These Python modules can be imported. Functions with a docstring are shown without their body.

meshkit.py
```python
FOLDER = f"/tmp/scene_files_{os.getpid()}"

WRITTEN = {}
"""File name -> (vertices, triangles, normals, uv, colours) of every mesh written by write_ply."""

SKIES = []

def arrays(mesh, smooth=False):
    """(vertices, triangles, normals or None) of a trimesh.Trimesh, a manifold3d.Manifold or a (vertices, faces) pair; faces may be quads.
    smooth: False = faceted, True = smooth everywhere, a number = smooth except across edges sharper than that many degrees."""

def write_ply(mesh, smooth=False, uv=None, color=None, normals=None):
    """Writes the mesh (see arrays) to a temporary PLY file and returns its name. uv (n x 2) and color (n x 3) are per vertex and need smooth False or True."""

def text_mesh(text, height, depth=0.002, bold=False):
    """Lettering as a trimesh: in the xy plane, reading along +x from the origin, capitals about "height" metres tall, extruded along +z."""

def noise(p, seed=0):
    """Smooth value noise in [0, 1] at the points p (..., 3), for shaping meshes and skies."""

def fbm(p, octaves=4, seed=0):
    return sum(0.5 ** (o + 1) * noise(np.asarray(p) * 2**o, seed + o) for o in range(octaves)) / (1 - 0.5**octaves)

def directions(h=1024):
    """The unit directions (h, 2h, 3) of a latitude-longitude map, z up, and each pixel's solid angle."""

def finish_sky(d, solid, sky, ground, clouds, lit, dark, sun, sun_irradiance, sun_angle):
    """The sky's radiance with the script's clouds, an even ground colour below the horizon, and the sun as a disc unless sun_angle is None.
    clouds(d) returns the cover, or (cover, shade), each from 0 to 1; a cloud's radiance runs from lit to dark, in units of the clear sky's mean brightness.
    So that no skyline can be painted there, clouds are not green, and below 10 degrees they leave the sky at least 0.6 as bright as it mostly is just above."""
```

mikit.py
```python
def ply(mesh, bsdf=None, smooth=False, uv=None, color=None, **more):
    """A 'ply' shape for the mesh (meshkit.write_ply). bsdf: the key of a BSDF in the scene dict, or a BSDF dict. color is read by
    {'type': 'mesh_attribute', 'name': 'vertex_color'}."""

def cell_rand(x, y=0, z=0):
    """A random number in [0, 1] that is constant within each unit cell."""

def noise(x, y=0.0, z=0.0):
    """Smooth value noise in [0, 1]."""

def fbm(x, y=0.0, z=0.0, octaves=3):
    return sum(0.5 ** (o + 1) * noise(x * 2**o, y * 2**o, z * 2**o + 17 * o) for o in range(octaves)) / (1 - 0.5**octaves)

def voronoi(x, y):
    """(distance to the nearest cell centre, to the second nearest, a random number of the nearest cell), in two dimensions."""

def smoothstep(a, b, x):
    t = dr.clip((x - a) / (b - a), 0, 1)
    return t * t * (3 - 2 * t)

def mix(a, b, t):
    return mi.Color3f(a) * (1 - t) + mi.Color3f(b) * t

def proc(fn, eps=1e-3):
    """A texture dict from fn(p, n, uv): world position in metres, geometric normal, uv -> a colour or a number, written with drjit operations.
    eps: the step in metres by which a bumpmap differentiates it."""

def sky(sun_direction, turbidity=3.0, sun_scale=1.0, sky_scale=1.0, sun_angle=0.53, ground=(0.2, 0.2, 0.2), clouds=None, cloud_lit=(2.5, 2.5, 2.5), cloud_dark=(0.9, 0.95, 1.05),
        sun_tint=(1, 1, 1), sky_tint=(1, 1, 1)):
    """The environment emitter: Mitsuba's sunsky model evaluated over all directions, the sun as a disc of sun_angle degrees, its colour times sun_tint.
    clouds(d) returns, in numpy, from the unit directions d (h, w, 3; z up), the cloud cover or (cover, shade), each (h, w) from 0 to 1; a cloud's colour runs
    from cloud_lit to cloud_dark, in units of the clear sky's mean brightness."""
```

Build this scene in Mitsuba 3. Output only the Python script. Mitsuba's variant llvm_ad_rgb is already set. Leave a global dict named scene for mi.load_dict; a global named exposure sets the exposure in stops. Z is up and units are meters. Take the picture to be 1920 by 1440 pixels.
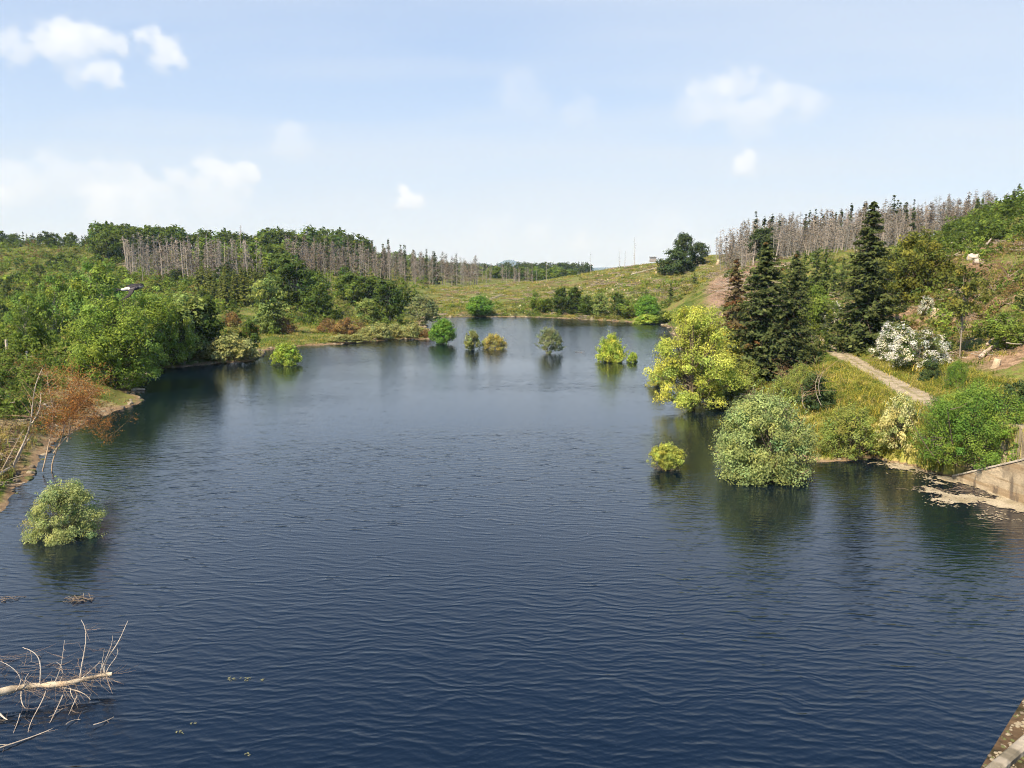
import math, numpy as np, trimesh, mitsuba as mi, drjit as dr, mikit, meshkit, shapely
from scipy.interpolate import RBFInterpolator
from mikit import noise, fbm, smoothstep, mix, cell_rand
T = mi.ScalarTransform4f
scene, labels = {}, {}

# ------------------------------------------------------------------ camera, daylight, exposure
F = 1498.0                                    # focal length in pixels of a 1920 wide picture
EYE = np.array([0.0, 0.0, 12.0])              # standing on the dam, 12 m above the water
PITCH = math.atan(210 / F)
FWD = np.array([0, math.cos(PITCH), -math.sin(PITCH)]); UPV = np.array([0, math.sin(PITCH), math.cos(PITCH)])
exposure = 2.65
scene['haze_air'] = {'type': 'homogeneous', 'albedo': {'type': 'rgb', 'value': [0.90, 0.935, 0.97]}, 'sigma_t': {'type': 'rgb', 'value': [0.42e-4, 0.57e-4, 0.82e-4]}}
scene['camera'] = {'type': 'perspective', 'fov': math.degrees(2 * math.atan(960 / F)), 'fov_axis': 'x', 'near_clip': 0.2, 'far_clip': 60000.0,
                   'to_world': T().look_at(origin=EYE.tolist(), target=(EYE + FWD).tolist(), up=[0, 0, 1]), 'medium': {'type': 'ref', 'id': 'haze_air'}}
SUN = (-0.52, -0.62, 0.92)


def sky_dir(px, py):
    d = FWD * F + np.array([1.0, 0, 0]) * (px - 960) + UPV * (720 - py)
    d = d / np.linalg.norm(d)
    return math.degrees(math.atan2(d[0], d[1])), math.degrees(math.asin(d[2]))


# heaps of fair-weather cloud: picture direction (px, py), radius (px), strength
PUFFS = [(122, 62, 32, .85), (86, 88, 36, .75), (160, 84, 42, .8), (208, 88, 27, .75), (40, 104, 36, .65), (130, 106, 40, .65), (306, 98, 34, .8), (280, 88, 20, .6), (334, 106, 20, .7), (300, 122, 26, .4),
         (202, 150, 32, .7), (232, 154, 20, .6), (166, 146, 26, .4), (1388, 164, 44, .55), (1340, 194, 52, .46), (1430, 196, 54, .48), (1490, 190, 42, .46), (1296, 208, 40, .3), (1522, 204, 30, .3), (1400, 224, 60, .4),
         (765, 378, 24, .95), (784, 381, 18, .9), (744, 383, 16, .85), (1402, 316, 28, .75), (1378, 322, 22, .5), (990, 186, 50, .22), (1090, 218, 36, .26), (945, 176, 34, .16), (545, 268, 44, .4),
         (330, 338, 32, .7), (392, 334, 42, .75), (450, 336, 34, .7), (484, 331, 16, .8), (120, 346, 62, .5), (222, 348, 52, .5), (30, 352, 52, .55), (190, 390, 44, .65), (300, 386, 62, .45), (404, 372, 62, .5), (240, 402, 50, .4), (8, 382, 28, .6),
         (1012, 437, 26, .35), (1088, 457, 26, .4), (920, 440, 40, .2), (1250, 470, 90, .2)]


def clouds(d):
    az = np.degrees(np.arctan2(d[..., 0], d[..., 1])); el = np.degrees(np.arcsin(np.clip(d[..., 2], -1, 1)))
    z = np.maximum(d[..., 2], 0.03)
    # a thin high veil, denser towards the horizon as its layer is seen edge-on
    q = np.stack([d[..., 0] / (z + .06) * .30, d[..., 1] / (z + .06) * .85, 0 * z], -1)
    wisps = meshkit.fbm(q * 1.5 + 3.3, 5, 7)
    cover = np.clip(1 - np.exp(-(.20 + .85 * np.clip(wisps - .38, 0, 1)) / (z + .05) ** .95), 0, .90) * (1 - .8 * smooth01((z - .31) / .25))
    shade = np.full(cover.shape, .62)
    near = (np.abs(az) < 50) & (el < 32) & (el > -1)
    A, E = az[near], el[near]
    n3 = np.stack([A * .9, E * 1.15, 0 * A], -1)
    puff = meshkit.fbm(n3, 5, 3) - .5
    A2, E2 = A + (meshkit.fbm(n3 * .9 + 9, 3, 11) - .5) * 1.6, E + (meshkit.fbm(n3 * .9 + 5, 3, 12) - .5) * 1.1
    c, sh = cover[near], shade[near]
    for px, py, r, s in PUFFS:
        a0, e0 = sky_dir(px, py); r = r / 25.0
        dy = E2 - e0
        f = 1 - np.hypot(A2 - a0, np.where(dy < 0, dy * 1.35, dy)) / (r * 1.0) + puff * .95
        m = s * smooth01(f / .58)
        c = c + (1 - c) * m
        sh = sh * (1 - m) + m * np.clip(.26 - dy / r * .45, 0, .8)
    cover[near], shade[near] = c, sh
    return cover, shade


def smooth01(t):
    t = np.clip(t, 0, 1)
    return t * t * (3 - 2 * t)


scene['daylight'] = mikit.sky(SUN, turbidity=2.4, clouds=clouds, cloud_lit=(2.46, 2.54, 2.66), cloud_dark=(1.40, 1.66, 2.04), sky_tint=(.88, 1.0, 1.13), sky_scale=.74)


# ------------------------------------------------------------------ helpers
def at(px, py, Y):                            # the point on the ray through a photograph pixel at Y metres ahead
    d = FWD * F + np.array([1.0, 0, 0]) * (px - 960) + UPV * (720 - py)
    return EYE + d * (Y / d[1])


def on_level(px, py, z=0.0):
    d = FWD * F + np.array([1.0, 0, 0]) * (px - 960) + UPV * (720 - py)
    return EYE + d * ((z - 12.0) / d[2])


def free(name):
    if name not in scene and name not in labels:
        return name
    k = 1
    while f'{name}_{k:03d}' in scene or f'{name}_{k:03d}' in labels:
        k += 1
    return f'{name}_{k:03d}'


def rgb(*c):
    return {'type': 'rgb', 'value': list(c)}


VCOL = {'type': 'mesh_attribute', 'name': 'vertex_color'}
scene['leaf'] = {'type': 'principledthin', 'base_color': VCOL, 'roughness': .55, 'spec_trans': 0.0, 'diff_trans': .9, 'eta': 1.35}
scene['wood'] = {'type': 'twosided', 'bsdf': {'type': 'diffuse', 'reflectance': VCOL}}


LEAF_LIFT = 1.55                                 # brightness put into leaf and grass colour, against self-shadowing in the crowns


class Mesh:                                   # collects vertices, faces and a colour per vertex
    def __init__(self):
        self.v, self.f, self.c, self.n = [], [], [], 0

    def add(self, v, f, c):
        v = np.asarray(v, float); c = np.broadcast_to(np.asarray(c, float), v.shape)
        self.v.append(v); self.f.append(np.asarray(f, int) + self.n); self.c.append(c); self.n += len(v)
        return self

    def tube(self, pts, rad, col, sides=5, rng=None):
        pts = np.asarray(pts, float); rad = np.broadcast_to(np.asarray(rad, float), (len(pts),))
        d = np.gradient(pts, axis=0); d /= np.linalg.norm(d, axis=1, keepdims=True) + 1e-9
        ref = np.array([0, 0, 1.0]) if abs(d[0, 2]) < .8 else np.array([1.0, 0, 0])
        a = np.cross(d, ref); a /= np.linalg.norm(a, axis=1, keepdims=True) + 1e-9
        b = np.cross(d, a)
        th = np.arange(sides) / sides * 2 * np.pi
        v = pts[:, None] + rad[:, None, None] * (np.cos(th)[None, :, None] * a[:, None] + np.sin(th)[None, :, None] * b[:, None])
        i, j = np.meshgrid(np.arange(len(pts) - 1), np.arange(sides), indexing='ij')
        p, q = i * sides + j, i * sides + (j + 1) % sides
        f = np.concatenate([np.stack([p, p + sides, q], -1).reshape(-1, 3), np.stack([q, p + sides, q + sides], -1).reshape(-1, 3)])
        n0 = len(pts) * sides
        v = np.vstack([v.reshape(-1, 3), pts[:1], pts[-1:]])
        k = np.arange(sides)
        f = np.vstack([f, np.stack([(k + 1) % sides, k, k * 0 + n0], 1)[:, ::-1], np.stack([n0 - sides + k, n0 - sides + (k + 1) % sides, k * 0 + n0 + 1], 1)[:, ::-1]])
        if np.ndim(col) == 2 and len(col) == len(pts):   # a colour per ring
            col = np.vstack([np.repeat(col, sides, 0), col[:1], col[-1:]])
        return self.add(v, f, col)

    def leaves(self, p, nrm, size, col, rng, long=1.9):   # one small diamond per point
        n = len(p)
        nrm = nrm / (np.linalg.norm(nrm, axis=1, keepdims=True) + 1e-9)
        r = rng.normal(size=(n, 3)); a = r - nrm * (r * nrm).sum(1, keepdims=True); a /= np.linalg.norm(a, axis=1, keepdims=True) + 1e-9
        b = np.cross(nrm, a)
        s = np.broadcast_to(size, (n,))[:, None] * rng.uniform(.6, 1.3, (n, 1))
        fold = nrm * s * .18
        v = np.stack([p - a * s * long / 2, p - b * s / 2 + fold, p + a * s * long / 2, p + b * s / 2 + fold], 1).reshape(-1, 3)
        i = np.arange(n)[:, None] * 4
        f = np.concatenate([i + [0, 1, 2], i + [0, 2, 3]], 1).reshape(-1, 3)
        return self.add(v, f, np.minimum(np.repeat(np.broadcast_to(col, (n, 3)), 4, 0) * LEAF_LIFT, .86))

    def arrays(self):
        return np.vstack(self.v), np.vstack(self.f), np.clip(np.vstack(self.c), .002, .95)

    def ply(self, bsdf, smooth=False, **kw):
        v, f, c = self.arrays()
        return mikit.ply((v, f), bsdf, smooth=smooth, color=c, **kw)


def kind(name, **parts):                      # one plant or thing with its parts, to be placed by put()
    scene['kind_' + name] = {'type': 'shapegroup', **parts}
    return 'kind_' + name


def xform(p, s=1.0, rot=0.0, tilt=None):
    t = T().translate([float(x) for x in p]).rotate([0, 0, 1], float(rot))
    if tilt:
        t = t.rotate([1, 0, 0], float(tilt[0])).rotate([0, 1, 0], float(tilt[1]))
    return t.scale([float(x) for x in np.broadcast_to(s, 3)])


def put(key, group, to_world, label=None, cat=None, grp=None):
    key = free(key)
    scene[key] = {'type': 'instance', 'to_world': to_world, 'shapes': {'type': 'ref', 'id': group}}
    if label:
        labels[key] = {'label': label, 'category': cat}
        if grp:
            labels[key]['group'] = grp
    return key


STUFF_N = {}


def scatter(stuff, group, to_world):          # one more piece of an uncountable mass
    STUFF_N[stuff] = STUFF_N.get(stuff, 0) + 1
    scene[f'{stuff}__{STUFF_N[stuff]:03d}'] = {'type': 'instance', 'to_world': to_world, 'shapes': {'type': 'ref', 'id': group}}


# ------------------------------------------------------------------ the lie of the land
SHORE = [(-330, 1200), (-90, 1035), (0, 958), (45, 905), (70, 868), (120, 818), (190, 778), (252, 758), (262, 745), (225, 722), (290, 694), (330, 689), (400, 682), (478, 677), (494, 665), (486, 657),
         (560, 649), (640, 645), (692, 641), (740, 636), (806, 637), (813, 629), (797, 615), (792, 603), (802, 597), (830, 595), (900, 594), (1000, 595), (1100, 599), (1180, 604), (1240, 608),
         (1260, 616), (1275, 640), (1308, 690), (1345, 738), (1390, 785), (1450, 835), (1520, 866), (1560, 864), (1600, 862), (1640, 857), (1690, 868), (1740, 882), (1790, 892), (1850, 903), (1905, 922), (2060, 985)]
shore_w = np.array([on_level(*s)[:2] for s in SHORE])
LAKE = shapely.Polygon(np.vstack([shore_w, [[27, 26], [22, 12], [22, -14], [-40, -14], [-34, 14]]]))
EDGE = LAKE.exterior
GZ = [  # pixel and height
    (0, 880, .9), (0, 800, 1.5), (60, 790, 1.2), (110, 765, 1.0), (0, 720, 1.9), (100, 705, 1.8), (180, 705, 1.2), (-150, 820, 2.4), (-150, 960, 1.6), (-300, 900, 3), (0, 660, 2.6), (100, 650, 2.6), (200, 650, 2.2),
    (300, 655, 1.6), (350, 665, .9), (430, 655, .9), (-300, 700, 4), (1400, 700, 1.7), (1400, 738, 1.0), (1470, 765, 1.3), (1480, 800, .8), (1540, 720, 2.7), (1530, 645, 3.6), (1640, 700, 3.5), (1750, 755, 3.5), (1900, 795, 3.5),
    (1700, 800, 1.9), (1600, 790, 1.6), (1600, 835, .5), (1690, 845, .6), (1800, 835, 2.0), (1870, 850, 2.2), (1940, 830, 2.9), (2200, 830, 3.5), (2200, 700, 5.2), (1430, 700, 1.9), (1340, 690, .8)]
GY = [  # pixel and distance ahead
    (0, 600, 150), (150, 600, 150), (450, 622, 150), (0, 560, 200), (200, 570, 200), (400, 580, 190), (550, 602, 172), (650, 612, 165), (700, 602, 185), (750, 592, 200), (-300, 560, 200),
    (0, 520, 270), (200, 530, 260), (400, 540, 250), (600, 560, 240), (700, 565, 235), (760, 575, 230), (-300, 520, 270), (0, 483, 360), (200, 487, 350), (400, 512, 320), (600, 527, 300), (700, 537, 290), (800, 562, 258), (-300, 480, 360),
    (0, 457, 470), (200, 466, 450), (400, 482, 450), (520, 478, 450), (640, 480, 430), (700, 500, 400), (760, 518, 380), (850, 533, 380), (-300, 455, 480), (-900, 470, 470), (-900, 560, 200), (-900, 750, 60),
    (830, 582, 222), (900, 565, 245), (1000, 565, 240), (1000, 542, 285), (900, 543, 295), (850, 536, 335), (1000, 528, 335), (930, 531, 340), (1100, 565, 230), (1100, 532, 275), (1100, 512, 325), (1200, 565, 212), (1200, 532, 243), (1200, 512, 268), (1200, 499, 297),
    (1240, 492, 308), (1300, 489, 300), (1300, 522, 240), (1300, 562, 190), (1272, 592, 172), (1350, 482, 290), (1350, 520, 200), (1340, 560, 165), (1340, 620, 130), (1400, 482, 260), (1400, 472, 310),
    (1615, 650, 83), (1700, 690, 66), (1800, 720, 58), (1700, 640, 80), (1800, 660, 68), (1900, 700, 56), (1900, 650, 63), (1800, 610, 78), (1900, 600, 71), (1700, 592, 90), (1900, 560, 75), (1800, 560, 85), (1700, 570, 95), (1900, 500, 92), (1800, 500, 100),
    (1700, 540, 105), (1900, 450, 110), (1800, 460, 120), (1700, 500, 130), (1900, 402, 135), (1800, 428, 150), (1700, 467, 170), (1900, 390, 160), (1750, 452, 230), (1750, 447, 290), (1600, 490, 170), (1600, 472, 220), (1600, 458, 280), (1500, 482, 220), (1500, 472, 280),
    (1560, 600, 110), (1500, 640, 100), (1450, 560, 150), (1500, 540, 160), (1560, 540, 140), (1400, 540, 170), (2200, 550, 75), (2200, 420, 130), (2900, 600, 60), (2900, 400, 140)]
FAR = [(px, Y, z) for Y, zs in ((620, (27, 27, 25, 22, 18, 9, 6, 7, 10, 20, 24, 26, 30)), (900, (24, 24, 22, 20, 16, 12, 12, 13, 12, 16, 20, 24, 30)), (1600, (20, 20, 20, 18, 15, 12, 12, 12, 12, 14, 16, 20, 25)), (4000, (5,) * 13))
       for px, z in zip((-900, -300, 0, 300, 600, 800, 900, 1050, 1200, 1400, 1600, 1900, 2900), zs)]
FAR += [(1100, 420, 7), (1240, 430, 11), (1000, 420, 6), (1500, 420, 20), (1750, 420, 25), (1900, 300, 27), (1950, 420, 28)]


def sv(p):
    p = np.asarray(p, float)
    return np.stack([p[..., 0] / p[..., 1] * 10, np.log(p[..., 1]) * 8], -1)


ctrl = np.array([on_level(*g) for g in GZ] + [at(*g) for g in GY] + [[(px - 960) / F * Y, Y, z] for px, Y, z in FAR] + [[*p, 0] for p in shore_w[2:-1]])
rbf = RBFInterpolator(sv(ctrl), ctrl[:, 2], kernel='thin_plate_spline', smoothing=.02)
S = np.concatenate([np.linspace(-2.2, -.72, 40, endpoint=False), np.linspace(-.72, .72, 560), np.linspace(.72, 2.2, 41)[1:]])
LY = np.linspace(math.log(9), math.log(5000), 620)
gs, gl = np.meshgrid(S, LY)
gy = np.exp(gl); gx = gs * gy
coarse = np.stack(np.meshgrid(np.linspace(-2.2, 2.2, 150), np.linspace(LY[0], LY[-1], 160)), -1)
from scipy.interpolate import RegularGridInterpolator
zc = rbf(np.stack([coarse[..., 0] * 10, coarse[..., 1] * 8], -1).reshape(-1, 2)).reshape(coarse.shape[:2])
gz = RegularGridInterpolator((coarse[:, 0, 1], coarse[0, :, 0]), zc, method='cubic')(np.stack([gl, gs], -1).reshape(-1, 2)).reshape(gs.shape)
pts = shapely.points(gx.ravel(), gy.ravel())
nearlake = (gy < 260)
dist = np.full(gx.size, 60.0)
sel = nearlake.ravel()
dist[sel] = shapely.distance(EDGE, pts[sel])
inside = np.zeros(gx.size, bool); inside[sel] = shapely.contains(LAKE, pts[sel])
dist, inside = dist.reshape(gx.shape), inside.reshape(gx.shape)
p3 = np.stack([gx, gy, 0 * gx], -1)
rough = (meshkit.fbm(p3 * .22, 4, 1) - .5) * 1.1 + (meshkit.fbm(p3 * .05, 3, 2) - .5) * np.clip(gy / 90, .2, 2.2) + (meshkit.fbm(p3 * 1.1, 3, 5) - .5) * .28
wob = (meshkit.fbm(p3 * .6, 3, 9) - .5) * np.clip(gy / 40, .8, 3)
dd = np.where(inside, -dist, dist) + wob
TRACK = np.array([on_level(px, py, 3.5)[:2] for px, py in ((2300, 850), (2080, 828), (1985, 815), (1900, 797), (1820, 778), (1745, 752), (1690, 724), (1640, 699), (1592, 675), (1552, 651), (1530, 637), (1520, 622), (1500, 611))])
from scipy.interpolate import CubicSpline
tk = np.concatenate([[0], np.cumsum(np.linalg.norm(np.diff(TRACK, axis=0), axis=1))])
tsp = CubicSpline(tk, TRACK)
track_xy = tsp(np.linspace(0, tk[-1], 260))
track_line = shapely.LineString(track_xy)
td = np.full(gx.size, 99.0); sel2 = (gy < 150).ravel() & (gx > 8).ravel()
td[sel2] = shapely.distance(track_line, pts[sel2]); td = td.reshape(gx.shape)
# raw earth banks on the right hillside: the slope breaks into hollows
bank = np.exp(-(((gx / gy - .615) / .07) ** 2 + ((gy - 74) / 7) ** 2) * 1.0)
rough = rough + bank * (meshkit.fbm(p3 * .45, 3, 21) - .5) * 3.0
land = np.maximum(gz + rough * np.clip(dd / 6, 0, 1), .34) * np.clip(dd / 2.5, 0, 1) ** .7
land = land + (3.5 + (meshkit.fbm(p3 * .12, 2, 40) - .5) * .5 - land) * np.exp(-(td / 2.6) ** 4)
gz = np.where(dd > 0, land, np.maximum(dd * .35, -2.5))
ZG = RegularGridInterpolator((LY, S), gz, bounds_error=False, fill_value=None)


def height(x, y):
    x, y = np.broadcast_arrays(np.asarray(x, float), np.asarray(y, float))
    return ZG(np.stack([np.log(y), x / y], -1).reshape(-1, 2)).reshape(x.shape)


YS = np.exp(np.linspace(math.log(12), math.log(2500), 1500))


def ground(px, py):                           # where the ray through a pixel meets the land (or the water)
    d = FWD * F + np.array([1.0, 0, 0]) * (px - 960) + UPV * (720 - py)
    p = EYE + d * (YS / d[1])[:, None]
    below = p[:, 2] <= np.maximum(height(p[:, 0], p[:, 1]), 0)
    return p[int(np.argmax(below))] if below.any() else p[-1]


def foot(px, Y):                              # the land at a bearing and a distance
    x = (px - 960) / F * (Y * math.cos(PITCH) + .0) * 1.0
    d = FWD * F + np.array([1.0, 0, 0]) * (px - 960) + UPV * (720 - 520)
    x = d[0] / d[1] * Y
    return np.array([x, Y, max(float(height(x, Y)), 0.0)])


def drop(x, y, sink=0.0):
    return np.array([x, y, max(float(height(x, y)), 0.0) - sink])


def size_at(p):                               # metres per photograph pixel at a point
    return float(np.dot(np.asarray(p) - EYE, FWD)) / F


# ------------------------------------------------------------------ setting: ground, water, path, far hills
def ground_colour(p, n, uv):
    big = fbm(p.x * .035, p.y * .035, 3.0, 3)
    mid = fbm(p.x * .22, p.y * .22, 7.0, 3)
    fine = fbm(p.x * 2.3, p.y * 2.3, 1.0, 3)
    grain = noise(p.x * 9, p.y * 9, p.z * 9)
    c = mix((.068, .100, .024), (.145, .172, .048), smoothstep(.3, .7, mid))
    c = mix(c, (.165, .140, .062), smoothstep(.5, .68, fine * .5 + mid * .35 + big * .2))
    # the felled slope across the lake: straw, brash and grass
    s = p.x / p.y
    felled = smoothstep(-.17, -.10, s) * (1 - smoothstep(.27, .31, s)) * smoothstep(195, 205, p.y)
    f = mix((.105, .142, .042), (.185, .180, .085), smoothstep(.35, .62, fine * .55 + mid * .45))
    f = mix(f, (.085, .105, .03), smoothstep(.5, .62, mid))
    f = mix(f, (.150, .110, .065), smoothstep(.56, .66, fbm(p.x * .11 + 5.0, p.y * .11, 9.0, 4)) * .5)
    c = mix(c, f, felled)
    # left bank: brash and straw over the near ground
    left = smoothstep(-.45, -.56, s) * (1 - smoothstep(95, 112, p.y))
    l = mix((.17, .125, .065), (.27, .225, .125), smoothstep(.35, .65, fine))
    l = mix(l, (.075, .12, .022), smoothstep(.53, .6, mid))
    c = mix(c, l, left)
    # right bank below the track: dry yellow grass
    rb = smoothstep(.33, .36, s) * (1 - smoothstep(66, 78, p.y)) * (1 - smoothstep(3.6, 4.6, p.z))
    r = mix((.215, .26, .058), (.34, .305, .105), smoothstep(.35, .65, fine * .6 + mid * .4))
    c = mix(c, r, rb)
    # hillside above the track: bare reddish earth where it is steep or broken
    hill = smoothstep(.40, .46, s) * (1 - smoothstep(105, 125, p.y)) * smoothstep(4.2, 5.2, p.z)
    e = mix((.185, .130, .085), (.30, .215, .145), smoothstep(.3, .7, fine))
    e = mix(e, (.12, .085, .055), smoothstep(.6, .75, mid))
    c = mix(c, mix(e, c, smoothstep(.50, .62, mid + (n.z - .85) * .8)), hill)
    # earth slope beyond the yellow trees
    es = smoothstep(.235, .25, s) * (1 - smoothstep(.30, .315, s)) * smoothstep(140, 150, p.y) * (1 - smoothstep(195, 215, p.y))
    c = mix(c, mix((.19, .13, .095), (.29, .215, .165), fine), es * smoothstep(.38, .5, mid + .1))
    mud = 1 - smoothstep(.10, .22, p.z + (mid - .5) * .30)
    c = mix(c, mix((.15, .105, .062), (.26, .20, .13), fine), mud)
    return c * (.8 + .4 * grain)


scene['earth'] = {'type': 'bumpmap', 'arbitrary': mikit.proc(lambda p, n, uv: fbm(p.x * 3, p.y * 3, p.z * 3, 3), .05), 'scale': .12,
                  'bsdf': {'type': 'diffuse', 'reflectance': mikit.proc(ground_colour)}}
R_, C_ = gs.shape
ii, jj = np.meshgrid(np.arange(R_ - 1), np.arange(C_ - 1), indexing='ij')
a = ii * C_ + jj
quads = np.stack([a, a + 1, a + C_ + 1, a + C_], -1).reshape(-1, 4)
scene['ground'] = mikit.ply((np.stack([gx, gy, gz], -1).reshape(-1, 3), quads), 'earth', smooth=True)
labels['ground'] = {'label': 'rolling land of grass, brash and bare earth round the lake', 'kind': 'structure'}


def waves(p, n, uv):
    w = fbm(p.x * .16, p.y * .16, 0.0, 2)
    q = fbm(p.x * .7, p.y * .9, 5.0, 2) * 6.5
    calm = .55 + .95 * smoothstep(.28, .72, fbm(p.x * .022 + 4.0, p.y * .06, 2.0, 3))
    h = mi.Float(0)
    for k, (ang, lam, amp) in enumerate(((5, .33, 1.0), (-11, .25, .9), (17, .45, 1.0), (-27, .20, .6), (36, .17, .5), (-3, .70, .75))):
        c, s_ = math.cos(math.radians(ang)), math.sin(math.radians(ang))
        u = (p.y * c + p.x * s_) * (2 * math.pi / lam) + q * (1 + .23 * k) + 3.1 * k
        h = h + amp * lam * dr.exp(1.1 * dr.sin(u)) * .75 * (.25 + 1.5 * noise(p.x * 1.0 + 9 * k, p.y * 2.1, 3.0 * k))
    h = h + .22 * (fbm(p.x * 2.2, p.y * 6.0, 1.0, 2) - .5)
    return h * calm


scene['lake_water'] = {'type': 'bumpmap', 'arbitrary': mikit.proc(waves, .02), 'scale': .0034,
                       'bsdf': {'type': 'roughplastic', 'int_ior': 1.55, 'alpha': .022, 'diffuse_reflectance': rgb(.0008, .0048, .0130), 'nonlinear': False}}
scene['water'] = {'type': 'rectangle', 'to_world': T().translate([0, 105, 0]).scale([150, 125, 1]), 'bsdf': {'type': 'ref', 'id': 'lake_water'}}
labels['water'] = {'label': 'dark blue rippled water of the reservoir', 'kind': 'structure'}
scene['haze'] = {'type': 'cube', 'to_world': T().translate([0, 0, 297]).scale([16000, 16000, 300.5]), 'bsdf': {'type': 'null'}, 'interior': {'type': 'ref', 'id': 'haze_air'}}
labels['haze'] = {'label': 'thin bluish summer haze over the valley', 'kind': 'stuff'}

# distant mountains, far beyond the valley
scene['far_wood'] = {'type': 'diffuse', 'reflectance': mikit.proc(lambda p, n, uv: mix((.03, .05, .02), (.06, .085, .035), fbm(p.x * .004, p.y * .004, 1.0, 3)))}


def mountain(Y, peaks, depth):
    u = np.linspace(-9000, 9000, 260); w = np.linspace(-depth, depth, 24)
    X, W = np.meshgrid(u, w)
    z = np.zeros_like(X)
    for px, py, wid in peaks:
        x0 = (px - 960) / F * Y
        hgt = (512 - py) / F * Y + 12
        z = np.maximum(z, hgt * np.exp(-((X - x0) / (wid / F * Y)) ** 2))
    z = z * np.exp(-(W / (depth * .5)) ** 2) + (meshkit.fbm(np.stack([X / 1200, W / 1200, X * 0], -1), 4, 4) - .5) * 9 - 22 * (np.abs(W) / depth) ** 2
    i, j = np.meshgrid(np.arange(23), np.arange(259), indexing='ij'); k = i * 260 + j
    return (np.stack([X, W + Y, z], -1).reshape(-1, 3), np.stack([k, k + 1, k + 261, k + 260], -1).reshape(-1, 4))


scene['hills'] = mikit.ply(mountain(11000, [(955, 489, 34), (905, 496, 40), (1010, 498, 40), (800, 487, 34), (840, 495, 40), (700, 500, 120), (1150, 503, 120), (300, 480, 200), (1500, 480, 200)], 1800), 'far_wood', smooth=True)
labels['hills'] = {'label': 'pale blue mountains on the horizon', 'kind': 'structure'}


# ------------------------------------------------------------------ plants: how each kind is grown (one metre tall, scaled where it stands)
def curve(p0, p1, rng, sag=.15, n=5):
    t = np.linspace(0, 1, n)[:, None]
    mid = (p0 + p1) / 2 + np.array([0, 0, -sag]) * np.linalg.norm(p1 - p0) + rng.normal(0, .05, 3) * np.linalg.norm(p1 - p0)
    return (1 - t) ** 2 * p0 + 2 * t * (1 - t) * mid + t * t * p1


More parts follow.
